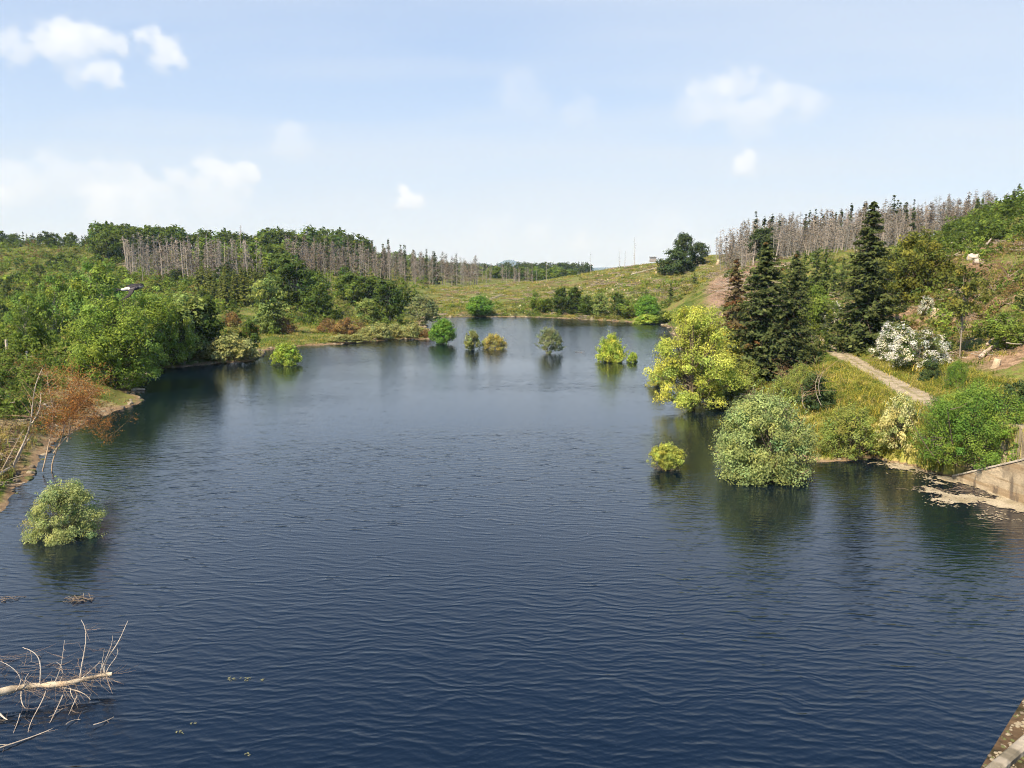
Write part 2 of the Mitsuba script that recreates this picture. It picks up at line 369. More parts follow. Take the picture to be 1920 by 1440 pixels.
def tint(col, rng, n, hue=.10, val=.22):
    c = np.asarray(col, float) * np.exp(rng.normal(0, val, (n, 1)))
    return c * (1 + rng.normal(0, hue, (n, 1)) * np.array([1.0, .15, -.6]))


DOME = lambda z: np.sqrt(np.clip(1 - (z * .98) ** 2.2, 0, 1))
EGG = lambda z: np.sqrt(np.clip(4 * z * (1 - z), 0, 1)) * (1.12 - .3 * z)
OVAL = lambda z: np.clip(4 * (z * .93 + .04) * (1 - (z * .93 + .04)), 0, 1) ** .6
CONE = lambda z: (1 - z) ** .75 * np.clip(.4 + z * 6, 0, 1)


def broadleaf(seed, width, base, clumps, leaves, leaf, col, prof=OVAL, stems=1, bark=(.13, .11, .09), rough=.34, spread=.04, clump=.115, thick=.022, limbs=.6, lean=0.0, shell=.42, bare=None, col2=None, tidy=1.0, lobes=None, shoots=0):
    rng = np.random.default_rng(seed)
    crown, trunk = Mesh(), Mesh()
    zf = rng.uniform(0, 1, clumps * 6)
    zf = zf[rng.uniform(0, 1.1, len(zf)) < prof(zf) + .12][:clumps]
    az = rng.uniform(0, 2 * np.pi, len(zf)); rf = rng.uniform(0, 1, len(zf)) ** shell
    dirs = np.stack([np.cos(az), np.sin(az), zf * 2], -1)
    lobe = 1 + rough * 2 * (meshkit.fbm(dirs * 1.6 + seed * 3.7, 3, seed) - .5)
    r = prof(zf) * width / 2 * rf * lobe
    cz = base + (1 - base) * zf * (1 + rough * .7 * (meshkit.fbm(dirs * 1.3 + seed * 9.1, 2, seed + 1) - .5))
    C = np.stack([r * np.cos(az) + lean * cz, r * np.sin(az), cz], -1)
    if lobes:                                 # a crown of several separate boughs: x, y, z of the middle, radius across, radius up
        L = np.array(lobes); pick = rng.choice(len(L), len(zf), p=L[:, 3] ** 2 * L[:, 4] / (L[:, 3] ** 2 * L[:, 4]).sum())
        q = rng.normal(size=(len(zf), 3)); q /= np.linalg.norm(q, axis=1, keepdims=True); q *= rng.uniform(.05, 1, (len(zf), 1)) ** shell
        q *= (1 + rough * (meshkit.fbm(q * 1.5 + seed, 3, seed) - .5))[:, None] * 1.05
        C = L[pick, :3] + q * np.stack([L[pick, 3], L[pick, 3], L[pick, 4]], -1)
    st = [np.array([rng.normal(0, spread), rng.normal(0, spread), -.03]) for _ in range(stems)]
    for i, s in enumerate(st):
        top = np.array([s[0] * 2.2 + lean * .8 + rng.normal(0, .03), s[1] * 2.2 + rng.normal(0, .03), base + (1 - base) * rng.uniform(.6, .85)])
        th = thick * rng.uniform(.7, 1.15) / stems ** .4
        trunk.tube(curve(s, top, rng, 0, 6), np.linspace(th, th * .25, 6), tint(bark, rng, 1, .03, .1), 6)
    for k in np.nonzero(rng.uniform(0, 1, len(C)) < limbs)[0]:
        s = st[rng.integers(stems)]
        z0 = rng.uniform(.35, .8) * C[k, 2]
        p0 = np.array([s[0] * (1 + 1.2 * z0) + lean * z0, s[1] * (1 + 1.2 * z0), z0])
        trunk.tube(curve(p0, C[k], rng, .12, 4), np.linspace(thick * .32, thick * .08, 4), tint(bark, rng, 1, .03, .1), 4)
    cc = tint(col, rng, len(C), .10, .16)
    if col2 is not None:
        w = rng.uniform(0, 1, (len(C), 1)) ** 1.6
        cc = cc * (1 - w) + tint(col2, rng, len(C), .08, .14) * w
    n = len(C) * leaves
    ci = np.repeat(np.arange(len(C)), leaves)
    rad = clump * rng.uniform(.65, 1.45, len(C))
    off = rng.normal(size=(n, 3)); off /= np.linalg.norm(off, axis=1, keepdims=True); off *= rng.uniform(0, 1, (n, 1)) ** .45
    P = C[ci] + off * rad[ci][:, None] * np.array([1, 1, .8]) * tidy
    ok = P[:, 2] > .012
    P, ci, off = P[ok], ci[ok], off[ok]
    N = off * .9 + (P - [0, 0, .45]) * .8 + [0, 0, .45] + rng.normal(0, .45, P.shape)
    crown.leaves(P, N, leaf, cc[ci] * np.exp(rng.normal(0, .16, (len(P), 1))), rng)
    for k in range(shoots):                   # leafy shoots that stick out of the crown and make its outline ragged
        a_, q = rng.uniform(0, 6.283), rng.uniform(0, 1) ** .6
        e = np.array([math.cos(a_) * q * width * .5, math.sin(a_) * q * width * .5, 0.0])
        e = e * rng.uniform(1.0, 1.22) + np.array([0, 0, (base + (1 - base) * math.sqrt(max(1 - q * q, .02))) * rng.uniform(.75, 1.16) + .05])
        if lobes:
            e = C[rng.integers(len(C))] * np.array([1.12, 1.12, 1.0]) + np.array([0, 0, rng.uniform(.02, .10)])
        st_ = curve(e * np.array([.45, .45, .35]), e, rng, -.04, 8)
        trunk.tube(st_[2:], np.linspace(.005, .0016, 6), tint(bark, rng, 1, .03, .1), 3)
        m_ = 26; t_ = rng.uniform(3.0, 7.0, m_); i_ = np.minimum(t_.astype(int), 6)
        q_ = st_[i_] + (st_[i_ + 1] - st_[i_]) * (t_ - i_)[:, None] + rng.normal(0, leaf * .75, (m_, 3))
        q_[:, 2] = np.maximum(q_[:, 2], .01)
        crown.leaves(q_, rng.normal(0, .6, (m_, 3)) + [0, 0, .8], leaf * .9, tint(col, rng, 1, .08, .14) * np.exp(rng.normal(.08, .16, (m_, 1))), rng, 2.4)
    if bare:                                  # thin bare shoots rising through the crown
        for _ in range(bare):
            a_, q = rng.uniform(0, 6.28), rng.uniform(.1, .5)
            p1 = np.array([math.cos(a_) * q * width, math.sin(a_) * q * width, rng.uniform(.25, .8) * (1 - q)])
            trunk.tube(curve(np.array([p1[0] * .5, p1[1] * .5, 0]), p1, rng, -.05, 4), np.linspace(.006, .0025, 4), tint((.26, .20, .14), rng, 1, .05, .2), 4)
    return dict(crown=crown.ply('leaf'), trunk=trunk.ply('wood', smooth=True))


def conifer(seed, width, base, whorls, per, sprays, size, col, tip, droop=.35, prof=lambda z: (1 - z) ** .85, gap=.0, bark=(.15, .12, .10), brown=0.0):
    rng = np.random.default_rng(seed)
    crown, trunk = Mesh(), Mesh()
    trunk.tube(np.stack([np.zeros(8), np.zeros(8), np.linspace(-.02, .99, 8)], -1), np.linspace(.019, .002, 8), bark, 7)
    P, N, S, Cc, A = [], [], [], [], []
    for k in range(whorls):
        z_k = (k + rng.uniform(-.3, .3)) / whorls
        for b in range(per):
            if rng.uniform() < gap:
                continue
            zf = min(max(z_k + rng.uniform(-1.1, 1.1) / whorls, 0), .995)
            z = base + (1 - base) * zf
            R = width / 2 * float(prof(zf))
            az = rng.uniform(0, 6.283); L = R * rng.uniform(.62, 1.18) + .012
            d = np.array([math.cos(az), math.sin(az), 0]); side = np.array([-d[1], d[0], 0])
            t = rng.uniform(0, 1, sprays) ** .8
            dz = -droop * L * (t * 1.15 - .62 * t ** 3) + (.10 * L * zf)
            lat = rng.normal(0, .13, sprays) * L * (1.05 - t * .55)
            p = d * (t * L)[:, None] + side * lat[:, None] + np.array([0, 0, 1.0]) * (z + dz - np.abs(lat) * .55 - rng.uniform(0, .10, sprays) * L)[:, None]
            P.append(p)
            N.append(np.array([0, 0, .9]) + d * .45 + side * np.sign(lat)[:, None] * .35 + rng.normal(0, .40, p.shape))
            f = np.clip(t[:, None] * 1.2 - .35, 0, 1) * rng.uniform(.1, 1, (sprays, 1))
            bc = np.asarray(col) * np.exp(rng.normal(0, .2)) if rng.uniform() > brown else np.array([.14, .075, .035]) * np.exp(rng.normal(0, .2))
            Cc.append((bc * (1 - f) + np.asarray(tip) * f) * np.exp(rng.normal(0, .2, (sprays, 1))))
            S.append(size * rng.uniform(.7, 1.3, sprays) * (1 - .45 * zf))
            if rng.uniform() < .5:
                e = d * L * .8 + np.array([0, 0, z - droop * L * .6])
                trunk.tube(np.stack([np.array([0, 0, z]), e]), [.0035, .001], bark, 3)
    crown.leaves(np.vstack(P), np.vstack(N), np.concatenate(S), np.vstack(Cc), rng, long=2.1)
    return dict(crown=crown.ply('leaf'), trunk=trunk.ply('wood', smooth=True))


def dead_conifer(seed, branches=54, col=(.26, .235, .21), lean=0.0, top=1.0, needles=0, width=.21):
    rng = np.random.default_rng(seed)
    m = Mesh(); b = Mesh()
    col = np.asarray(col)
    px = np.cumsum(rng.normal(0, .004, 7)) + np.linspace(0, lean, 7)
    py = np.cumsum(rng.normal(0, .004, 7))
    pz = np.linspace(-.02, top, 7)
    m.tube(np.stack([px, py, pz], -1), np.linspace(.0102, .0018 if top > .95 else .005, 7), tint(col, rng, 1, .03, .08), 6)
    for k in range(branches):
        z = rng.uniform(.14, .985) ** .8 * top
        az = rng.uniform(0, 6.283); L = width * (1.05 - z) ** .6 * rng.uniform(.25, 1.0) * .75 + .012
        d = np.array([math.cos(az), math.sin(az), rng.uniform(-.55, .1)])
        p0 = np.array([np.interp(z, pz, px), np.interp(z, pz, py), z])
        p1 = p0 + d * L; p2 = p1 + d * L * .25 + [0, 0, -.22 * L]
        b.tube(np.stack([p0, p1, p2]), [.0042, .0028, .0012], tint(col * .92, rng, 1, .04, .22), 3)
        for _ in range(2):
            q0 = p0 + d * L * rng.uniform(.3, .95)
            b.tube(np.stack([q0, q0 + np.array([rng.normal(0, .35), rng.normal(0, .35), -.6]) * L * .42]), [.0026, .001], tint(col * .85, rng, 1, .04, .22), 3)
    if needles:
        q = rng.uniform(.2, .95, needles); w = width * (1.05 - q) * .55
        P = np.stack([rng.normal(0, 1, needles) * w, rng.normal(0, 1, needles) * w, q], -1)
        b.leaves(P, rng.normal(size=P.shape), .022, tint((.105, .09, .068), rng, needles), rng, 2.2)
    return dict(trunk=m.ply('wood', smooth=True), crown=b.ply('wood'))


def shrub(seed, width, leaves, leaf, col, col2=None, prof=DOME):
    return dict(crown=broadleaf(seed, width, .0, 16, leaves // 16, leaf, col, prof, rough=.5, clump=.2, limbs=0, col2=col2)['crown'])


def tuft(seed, n, col, col2, w=.5, h=1.0, wide=.05):
    rng = np.random.default_rng(seed); m = Mesh()
    base = np.stack([rng.normal(0, w * .35, n), rng.normal(0, w * .35, n), np.full(n, -.05)], -1)
    az = rng.uniform(0, 6.283, n); out = np.stack([np.cos(az), np.sin(az), 0 * az], -1)
    hgt = h * rng.uniform(.4, 1.1, n)[:, None]
    mid = base + out * .12 * hgt + np.array([0, 0, .62]) * hgt
    tip = base + out * rng.uniform(.2, .75, (n, 1)) * hgt + np.array([0, 0, .95]) * hgt
    s = np.stack([-out[:, 1], out[:, 0], 0 * az], -1) * wide / 2
    v = np.stack([base - s, base + s, mid + s * .8, mid - s * .8, tip], 1).reshape(-1, 3)
    i = np.arange(n)[:, None] * 5
    f = np.concatenate([i + [0, 1, 2], i + [0, 2, 3], i + [3, 2, 4]], 1).reshape(-1, 3)
    w_ = rng.uniform(0, 1, (n, 1))
    c = (tint(col, rng, n) * w_ + tint(col2, rng, n) * (1 - w_)) * LEAF_LIFT
    m.add(v, f, np.repeat(c, 5, 0))
    return dict(blades=m.ply('leaf'))


def sticks(seed, n, col, length=1.0, thick=.02, up=.15):
    rng = np.random.default_rng(seed); m = Mesh()
    for _ in range(n):
        a_ = rng.uniform(0, 6.283); p = np.append(rng.normal(0, .35, 2), rng.uniform(0.02, .25)) * length
        d = np.array([math.cos(a_), math.sin(a_), rng.normal(0, up)]) * rng.uniform(.3, 1) * length * .6
        m.tube(curve(p - d, p + d, rng, rng.normal(0, .06), 4), np.linspace(1, .4, 4) * thick * rng.uniform(.4, 1.2), tint(col, rng, 1, .05, .25), 4)
    return dict(sticks=m.ply('wood', smooth=True))


GREEN, FRESH, DARK, OLIVE, YELLOW, LIME = (.078, .116, .026), (.122, .172, .036), (.040, .062, .020), (.130, .145, .048), (.370, .415, .100), (.26, .33, .060)
GREY_G = (.150, .175, .075)
# trees and bushes that the photograph shows singly
kind('willow_bush', **broadleaf(11, 1.22, .06, 260, 125, .0168, (.228, .285, .118), DOME, stems=7, spread=.10, clump=.115, thick=.02, limbs=.35, bare=46, col2=(.19, .23, .085), shoots=110))
kind('left_bush', **broadleaf(12, 1.22, .03, 130, 150, .0190, (.225, .275, .115), DOME, stems=7, spread=.10, clump=.12, thick=.018, limbs=.4, bare=24, rough=.5, col2=(0.280, 0.308, 0.126), shoots=120))
kind('round_tree', **broadleaf(13, .98, .10, 150, 64, .030, (0.112, 0.210, 0.039), EGG, stems=3, clump=.12, rough=.22, shoots=40))
kind('airy_tree', **broadleaf(14, .95, .10, 60, 28, .040, (0.161, 0.189, 0.084), OVAL, stems=4, spread=.07, clump=.10, bark=(.30, .27, .23), limbs=.9, thick=.016, rough=.5, shoots=30))
kind('airy_tree_slim', **broadleaf(15, .72, .12, 60, 34, .042, (0.182, 0.210, 0.081), OVAL, stems=4, spread=.06, clump=.10, bark=(.36, .33, .28), limbs=.8, thick=.016, rough=.4, shoots=30))
kind('olive_bush', **broadleaf(16, 1.62, .0, 110, 70, .034, (0.280, 0.259, 0.084), DOME, stems=8, spread=.2, clump=.15, limbs=.3, bare=10, rough=.3, shoots=70))
kind('lime_bush', **broadleaf(17, 1.25, .10, 120, 70, .034, LIME, CONE, stems=4, spread=.08, clump=.12, rough=.4, bare=40, col2=YELLOW, shoots=50))
kind('lime_bush_low', **broadleaf(18, 1.05, .08, 70, 46, .050, LIME, DOME, stems=5, spread=.10, clump=.14, rough=.35, bare=16, col2=(0.182, 0.238, 0.056), shoots=50))
kind('reed_bush', **broadleaf(19, 1.05, .28, 90, 84, .034, (0.266, 0.301, 0.070), EGG, stems=8, spread=.16, clump=.11, rough=.35, bare=110, shoots=80))
kind('yellow_tree', **broadleaf(20, .98, .06, 205, 132, .0108, YELLOW, OVAL, stems=4, spread=.06, clump=.066, rough=.62, thick=.022, limbs=.8, bark=(.17, .14, .10), col2=(0.238, 0.280, 0.056), lobes=[(-.01, .05, .84, .27, .13), (.12, .0, .68, .20, .10), (-.12, 0, .56, .24, .14), (.08, -.1, .46, .22, .12), (-.30, -.05, .36, .15, .13), (.20, 0, .30, .24, .14), (.04, -.1, .14, .24, .08), (-.22, -.1, .14, .14, .07)], shoots=110))
kind('yellow_tree_low', **broadleaf(21, 1.25, .05, 200, 80, .021, (0.336, 0.350, 0.077), DOME, stems=5, spread=.1, clump=.10, rough=.55, limbs=.7, bark=(.2, .17, .12), col2=(0.196, 0.238, 0.070), shoots=90))
kind('big_spruce', **conifer(31, .56, .07, 38, 10, 40, .0165, (.046, .070, .028), (.125, .138, .046), .5, gap=.08))
kind('wide_spruce', **conifer(32, .66, .02, 36, 11, 44, .018, (.044, .068, .029), (.115, .128, .045), .5, gap=.05, brown=.05))
kind('brown_spruce', **conifer(33, .50, .02, 26, 8, 22, .024, (.085, .075, .038), (.150, .115, .055), .5, gap=.2, brown=.28))
kind('young_spruce', **conifer(34, .55, .02, 16, 7, 12, .040, (0.063, 0.098, 0.034), (0.154, 0.175, 0.049), .3))
kind('young_spruce_b', **conifer(35, .50, .02, 16, 7, 11, .042, (0.077, 0.109, 0.034), (0.210, 0.210, 0.056), .2))
kind('far_spruce', **conifer(36, .34, .05, 12, 5, 6, .050, (0.042, 0.064, 0.031), (0.063, 0.087, 0.039), .5))
kind('far_spruce_b', **conifer(37, .28, .12, 12, 5, 6, .048, (0.048, 0.070, 0.028), (0.077, 0.092, 0.036), .5, gap=.15))
kind('dark_tree', **broadleaf(41, .95, .04, 90, 40, .040, (0.042, 0.064, 0.028), OVAL, clump=.13, rough=.3, thick=.02, col2=(0.063, 0.087, 0.034)))
kind('dark_tree_b', **broadleaf(42, 1.15, .0, 90, 40, .045, (0.048, 0.081, 0.036), DOME, clump=.14, rough=.45, col2=(0.070, 0.101, 0.035)))
kind('hill_pine', **broadleaf(43, 1.25, .06, 190, 60, .026, (0.084, 0.104, 0.025), DOME, stems=2, clump=.105, rough=.5, limbs=.5, thick=.02, col2=(0.147, 0.154, 0.035), bark=(.17, .12, .09)))
kind('pole_tree', **broadleaf(44, .46, .45, 46, 36, .026, (0.084, 0.109, 0.031), OVAL, stems=1, clump=.066, rough=.6, thick=.011, limbs=.7, bark=(.30, .26, .22), spread=.0, col2=(0.196, 0.182, 0.042)))
kind('wayside_bush', **broadleaf(45, 1.42, .0, 300, 150, .0140, (.094, .176, .034), DOME, stems=8, spread=.16, clump=.115, rough=.42, limbs=.3, bare=8, col2=(.165, .225, .048), shoots=130))
kind('scrub_willow', **broadleaf(46, 1.55, .0, 140, 80, .026, (0.175, 0.224, 0.056), DOME, stems=9, spread=.2, clump=.13, rough=.4, limbs=.4, bare=50, col2=(0.238, 0.252, 0.084), shoots=110))
kind('cream_bush', **broadleaf(47, 1.2, .0, 80, 50, .036, (0.420, 0.420, 0.210), DOME, stems=6, spread=.16, clump=.11, rough=.6, limbs=.4, bare=26, col2=(0.196, 0.224, 0.070), shoots=60))
kind('big_willow', **broadleaf(48, 1.10, .04, 210, 84, .019, (0.127, 0.189, 0.035), OVAL, stems=4, spread=.05, clump=.10, rough=.5, limbs=.6, thick=.026, bark=(.10, .09, .075), col2=(0.182, 0.242, 0.051), shoots=90))
kind('birch', **broadleaf(49, .58, .16, 95, 60, .019, (0.132, 0.197, 0.046), OVAL, stems=2, spread=.02, clump=.075, rough=.6, limbs=.6, thick=.011, bark=(.44, .42, .38)))
kind('birch_b', **broadleaf(50, .66, .14, 90, 60, .020, (0.166, 0.227, 0.054), OVAL, stems=2, spread=.03, clump=.08, rough=.6, limbs=.6, thick=.011, bark=(.40, .38, .33)))
kind('mid_tree', **broadleaf(51, .70, .08, 95, 34, .036, GREEN, OVAL, clump=.10, rough=.5, thick=.018, col2=(0.056, 0.090, 0.022)))
kind('mid_tree_b', **broadleaf(52, .85, .05, 95, 34, .038, FRESH, OVAL, clump=.11, rough=.5, thick=.018, col2=(0.108, 0.154, 0.034)))
kind('mid_tree_c', **broadleaf(53, .62, .08, 95, 34, .036, (0.056, 0.087, 0.022), EGG, clump=.10, rough=.5, thick=.018, bark=(.3, .28, .25)))
kind('willow_pale', **broadleaf(54, .62, .05, 110, 36, .034, (0.168, 0.218, 0.070), OVAL, stems=3, clump=.09, rough=.45, thick=.016))
kind('rust_shrub', **broadleaf(55, 2.2, .0, 80, 56, .050, (.155, .098, .048), DOME, stems=6, spread=.3, clump=.2, rough=.5, limbs=.3, bare=20, col2=(0.154, 0.112, 0.042)))
kind('sallow', **broadleaf(56, 1.6, .0, 70, 36, .055, (0.238, 0.252, 0.105), DOME, stems=6, spread=.2, clump=.16, rough=.4, limbs=.3, bare=18, col2=(0.168, 0.196, 0.070), shoots=50))
# the woods
for q, (sd, w, c) in enumerate(((61, .8, GREEN), (62, .95, (.062, .090, .022)), (63, .7, (.050, .072, .022)), (64, .85, FRESH))):
    kind(f'wood_tree_{"abcd"[q]}', **broadleaf(sd, w, .05, 34, 15, .075, c, OVAL, clump=.14, rough=.5, limbs=.1, thick=.02))
for q, (sd, n, c, nd) in enumerate(((71, 46, (.24, .23, .21), 0), (72, 60, (.225, .215, .195), 60), (73, 36, (.31, .28, .25), 0), (74, 52, (.20, .18, .16), 120), (75, 16, (.36, .32, .27), 0))):
    kind(f'dead_{"abcde"[q]}', **dead_conifer(sd, n, c, needles=nd, lean=(0, .02, -.04, .01, .03)[q], top=(1, 1, 1, 1, .9)[q]))
kind('snag', **dead_conifer(78, 22, (.33, .30, .28), width=.07, lean=.01))
for q, (sd, w, c, c2) in enumerate(((81, 1.3, GREEN, FRESH), (82, 1.6, (.060, .088, .021), GREEN), (83, 1.5, OLIVE, (.18, .17, .06)), (84, 1.2, FRESH, LIME))):
    kind(f'shrub_{"abcd"[q]}', **shrub(sd, w, 176, .105, c, c2))
kind('grass_dry', **tuft(91, 34, (.30, .25, .10), (.21, .19, .06), .9))
kind('grass_yellow', **tuft(92, 34, (.25, .24, .05), (.15, .17, .035), .9))
kind('grass_green', **tuft(93, 34, (.09, .14, .025), (.13, .165, .035), .9))
kind('brash_a', **sticks(95, 22, (.30, .235, .155)))
kind('brash_b', **sticks(96, 16, (.36, .32, .26), thick=.026))
kind('heather', **shrub(97, 1.8, 160, .085, (.15, .10, .05), (.10, .10, .035)))


# ------------------------------------------------------------------ placing: single plants, by the pixel where they meet ground or water
def stand(key, kind_name, px, py, h_px, label, cat, w_px=None, ratio=None, rot=None, grp=None, sink=.0, Y=None):
    p = ground(px, py) if Y is None else foot(px, Y)
    p = np.array([p[0], p[1], max(float(height(p[0], p[1])), -.3) - sink])
    s = size_at(p)
    h = h_px * s
    w = h if w_px is None else w_px * s / ratio
    rot = (abs(hash_(px, py)) % 360) if rot is None else rot
    return put(key, 'kind_' + kind_name, xform(p, (w, w, h), rot), label, cat, grp)


def hash_(a_, b_):
    return int(a_ * 7919 + b_ * 104729)


# standing in the water
stand('flooded_tree', 'round_tree', 830, 645, 49, 'dense round green tree standing in the water off the left spit', 'tree', 46, 1.0)
stand('flooded_tree', 'airy_tree_slim', 885, 656, 37, 'slim thin-leaved tree standing in the water beside the low olive bush', 'tree', 28, .72)
stand('flooded_bush', 'olive_bush', 926, 654, 29, 'low olive-yellow bush standing in open water', 'bush', 50, 1.6)
stand('flooded_tree', 'airy_tree', 1030, 663, 48, 'see-through greyish-green tree standing alone in mid lake', 'tree', 52, 1.0)
stand('flooded_bush', 'lime_bush', 1147, 678, 52, 'bright yellow-green pointed bush standing in the water', 'bush', 66, 1.25)
stand('flooded_bush', 'lime_bush_low', 1186, 680, 22, 'small yellow-green bush beside the pointed one in the water', 'bush', 20, 1.05)
stand('flooded_bush', 'lime_bush_low', 538, 684, 42, 'bright green bush standing in the water off the left grassy shore', 'bush', 48, 1.05)
stand('flooded_bush', 'reed_bush', 1248, 880, 56, 'small bush with bare stems at its foot, alone in the water', 'bush', 62, 1.05)
stand('flooded_bush', 'willow_bush', 1432, 893, 158, 'large pale green willow bush hanging over the water by the right bank', 'bush', 190, 1.22)
stand('flooded_bush', 'left_bush', 124, 1003, 108, 'light green willow bush standing in the water near the left bank', 'bush', 124, 1.22)
# right bank, by the water
stand('yellow_willow', 'yellow_tree', 1304, 768, 206, 'tall yellow-green willow leaning out over the water on the right', 'tree', 196, .98, rot=0)
stand('yellow_willow', 'yellow_tree_low', 1352, 742, 120, 'lower yellow-green willow in front of the pair of spruces', 'tree', 150, 1.25)
stand('yellow_willow', 'yellow_tree_low', 1240, 700, 40, 'drooping outer boughs of a small yellow-green willow over the lake', 'tree', 42, 1.25, Y=84)
stand('spruce', 'wide_spruce', 1428, 716, 265, 'broad dark spruce on the right bank, left of the gravel track', 'spruce', 196, .66)
stand('spruce', 'wide_spruce', 1484, 690, 215, 'dark spruce beside the track, close behind the broad spruce', 'spruce', 122, .66)
stand('spruce', 'brown_spruce', 1375, 668, 185, 'browning spruce at the left edge of the spruce pair', 'spruce', 90, .5)
stand('spruce', 'big_spruce', 1622, 652, 268, 'tallest spruce, standing right of the gravel track', 'spruce', 172, .56)
for k, (px, py, h) in enumerate(((1505, 560, 88), (1528, 556, 86), (1546, 552, 88), (1562, 560, 70), (1578, 556, 74), (1490, 590, 80))):
    stand('young_spruce', 'young_spruce', px, py, h, ('leftmost', 'second', 'third', 'fourth', 'fifth', 'last')[(1, 2, 3, 4, 5, 0)[k]] + ' from the left of the dark young spruces behind the big ones', 'spruce', h * .48, .55, grp='young spruces in a row on the right slope')
stand('deciduous_tree', 'mid_tree_b', 1530, 628, 90, 'fresh green tree between the spruce pair and the tallest spruce', 'tree', 56, .85)
stand('hill_tree', 'hill_pine', 1712, 566, 122, 'broad dark green tree on the slope right of the tallest spruce', 'tree', 138, 1.25)
stand('hill_tree', 'hill_pine', 1668, 590, 90, 'lower dark green tree against the right side of the tallest spruce', 'tree', 70, 1.25)
stand('pole_tree', 'pole_tree', 1799, 672, 165, 'small pine with a bare pale trunk on the right bank', 'tree', 66, .46)
stand('wayside_bush', 'wayside_bush', 1814, 866, 140, 'large bright green bush at the right edge by the concrete wall', 'bush', 190, 1.42)
stand('wayside_bush', 'scrub_willow', 1590, 850, 84, 'twiggy green willow scrub at the waterline right of the large willow bush', 'bush', 118, 1.55)
stand('wayside_bush', 'cream_bush', 1688, 846, 92, 'cream-flowering bush left of the large bright green bush', 'bush', 80, 1.2)
stand('wayside_bush', 'dark_tree_b', 1528, 766, 66, 'dark green shrub with dead grey boughs below the track', 'bush', 66, 1.15)
stand('wayside_bush', 'wayside_bush', 1790, 728, 52, 'small green bush right of the track, below the pale-trunked pine', 'bush', 40, 1.42)
stand('wayside_bush', 'dark_tree_b', 1744, 716, 40, 'dark green shrub at the right verge of the track', 'bush', 40, 1.15)
stand('wayside_bush', 'mid_tree_b', 1886, 655, 66, 'green bush on the right slope near the picture edge', 'bush', 66, .85)
stand('wayside_bush', 'dark_tree_b', 1905, 775, 60, 'dark green bush behind the large bright green bush', 'bush', 70, 1.15)
stand('wayside_bush', 'scrub_willow', 1470, 770, 60, 'pale green bush behind the large willow bush', 'bush', 70, 1.55)
stand('wayside_bush', 'scrub_willow', 1395, 740, 62, 'grey-green bush at the foot of the broad spruce', 'bush', 76, 1.55)
stand('wayside_bush', 'scrub_willow', 1500, 742, 56, 'light green bush between broad spruce and track', 'bush', 60, 1.55)
# left bank
stand('big_willow', 'big_willow', 222, 728, 150, 'large green willow leaning over the water on the left bank', 'tree', 170, 1.1)
stand('big_willow', 'big_willow', 300, 690, 122, 'rounded green tree right of the large willow on the left bank', 'tree', 120, 1.1, rot=200)
stand('birch', 'birch', 190, 690, 196, 'tall slender birch above the large willow, white stem showing', 'birch', 100, .58)
stand('birch', 'birch_b', 262, 680, 142, 'light green birch behind the flying bird', 'birch', 95, .66)
stand('birch', 'birch_b', 305, 668, 118, 'light green birch right of the flying bird', 'birch', 80, .66)
stand('birch', 'birch', 110, 668, 150, 'birch with a leaning white stem on the left bank', 'birch', 70, .58)
stand('birch', 'birch', 52, 660, 110, 'slender birch beside the pale posts at the left edge', 'birch', 60, .58)
stand('bank_tree', 'willow_pale', 350, 672, 120, 'grey-green willow in the clump on the left bank', 'tree', 80, .62)
stand('bank_tree', 'mid_tree_c', 385, 668, 108, 'dark green tree at the right end of the clump on the left bank', 'tree', 72, .62)
stand('young_spruce', 'young_spruce', 346, 684, 76, 'small dark spruce at the foot of the clump on the left bank', 'spruce', 44, .55)
stand('shore_shrub', 'sallow', 436, 676, 46, 'rounded olive shrub at the waterline on the left shore', 'bush', 96, 1.6)
stand('bank_tree', 'willow_pale', 506, 626, 102, 'tall pale green willow on the left shore behind the grassy point', 'tree', 60, .62)
stand('bank_tree', 'mid_tree_c', 552, 588, 102, 'tall dark green tree on the left slope behind the pale willow', 'tree', 74, .62)
stand('bank_tree', 'mid_tree', 600, 598, 62, 'dark green tree beside the tall one on the left slope', 'tree', 50, .7)
stand('bank_tree', 'mid_tree', 656, 570, 54, 'green tree on the left slope below the grey dead wood', 'tree', 60, .7)
stand('bank_tree', 'mid_tree_c', 690, 574, 52, 'small green tree left of the dark tree by the spit', 'tree', 44, .62)
stand('bank_tree', 'mid_tree_c', 728, 606, 80, 'dark green tree at the inner end of the spit', 'tree', 52, .62)
stand('young_spruce', 'young_spruce', 745, 608, 62, 'dark spruce right of the dark tree on the spit', 'spruce', 24, .55)
stand('bank_tree', 'airy_tree', 794, 612, 54, 'airy yellowish tree at the tip of the spit', 'tree', 62, .95)
stand('bank_tree', 'willow_pale', 690, 606, 46, 'pale green willow bush behind the red-brown shrubs', 'tree', 50, .62)
stand('bank_tree', 'mid_tree', 470, 668, 66, 'small yellow-green tree above the waterline shrub', 'tree', 36, .7)
for px, py, w, h, t in ((655, 630, 74, 30, 'long red-brown shrub on the left spit'), (615, 624, 50, 24, 'red-brown shrub left of the long one on the spit'), (532, 624, 46, 26, 'rusty shrub beside the pale willow on the left shore'),
                        (436, 612, 40, 24, 'rusty shrub behind the olive waterline shrub'), (797, 634, 26, 14, 'low rusty shrub at the tip of the spit'), (470, 630, 36, 22, 'rusty shrub above the grassy point')):
    stand('rust_shrub', 'rust_shrub', px, py, h, t, 'bush', w, 2.2)
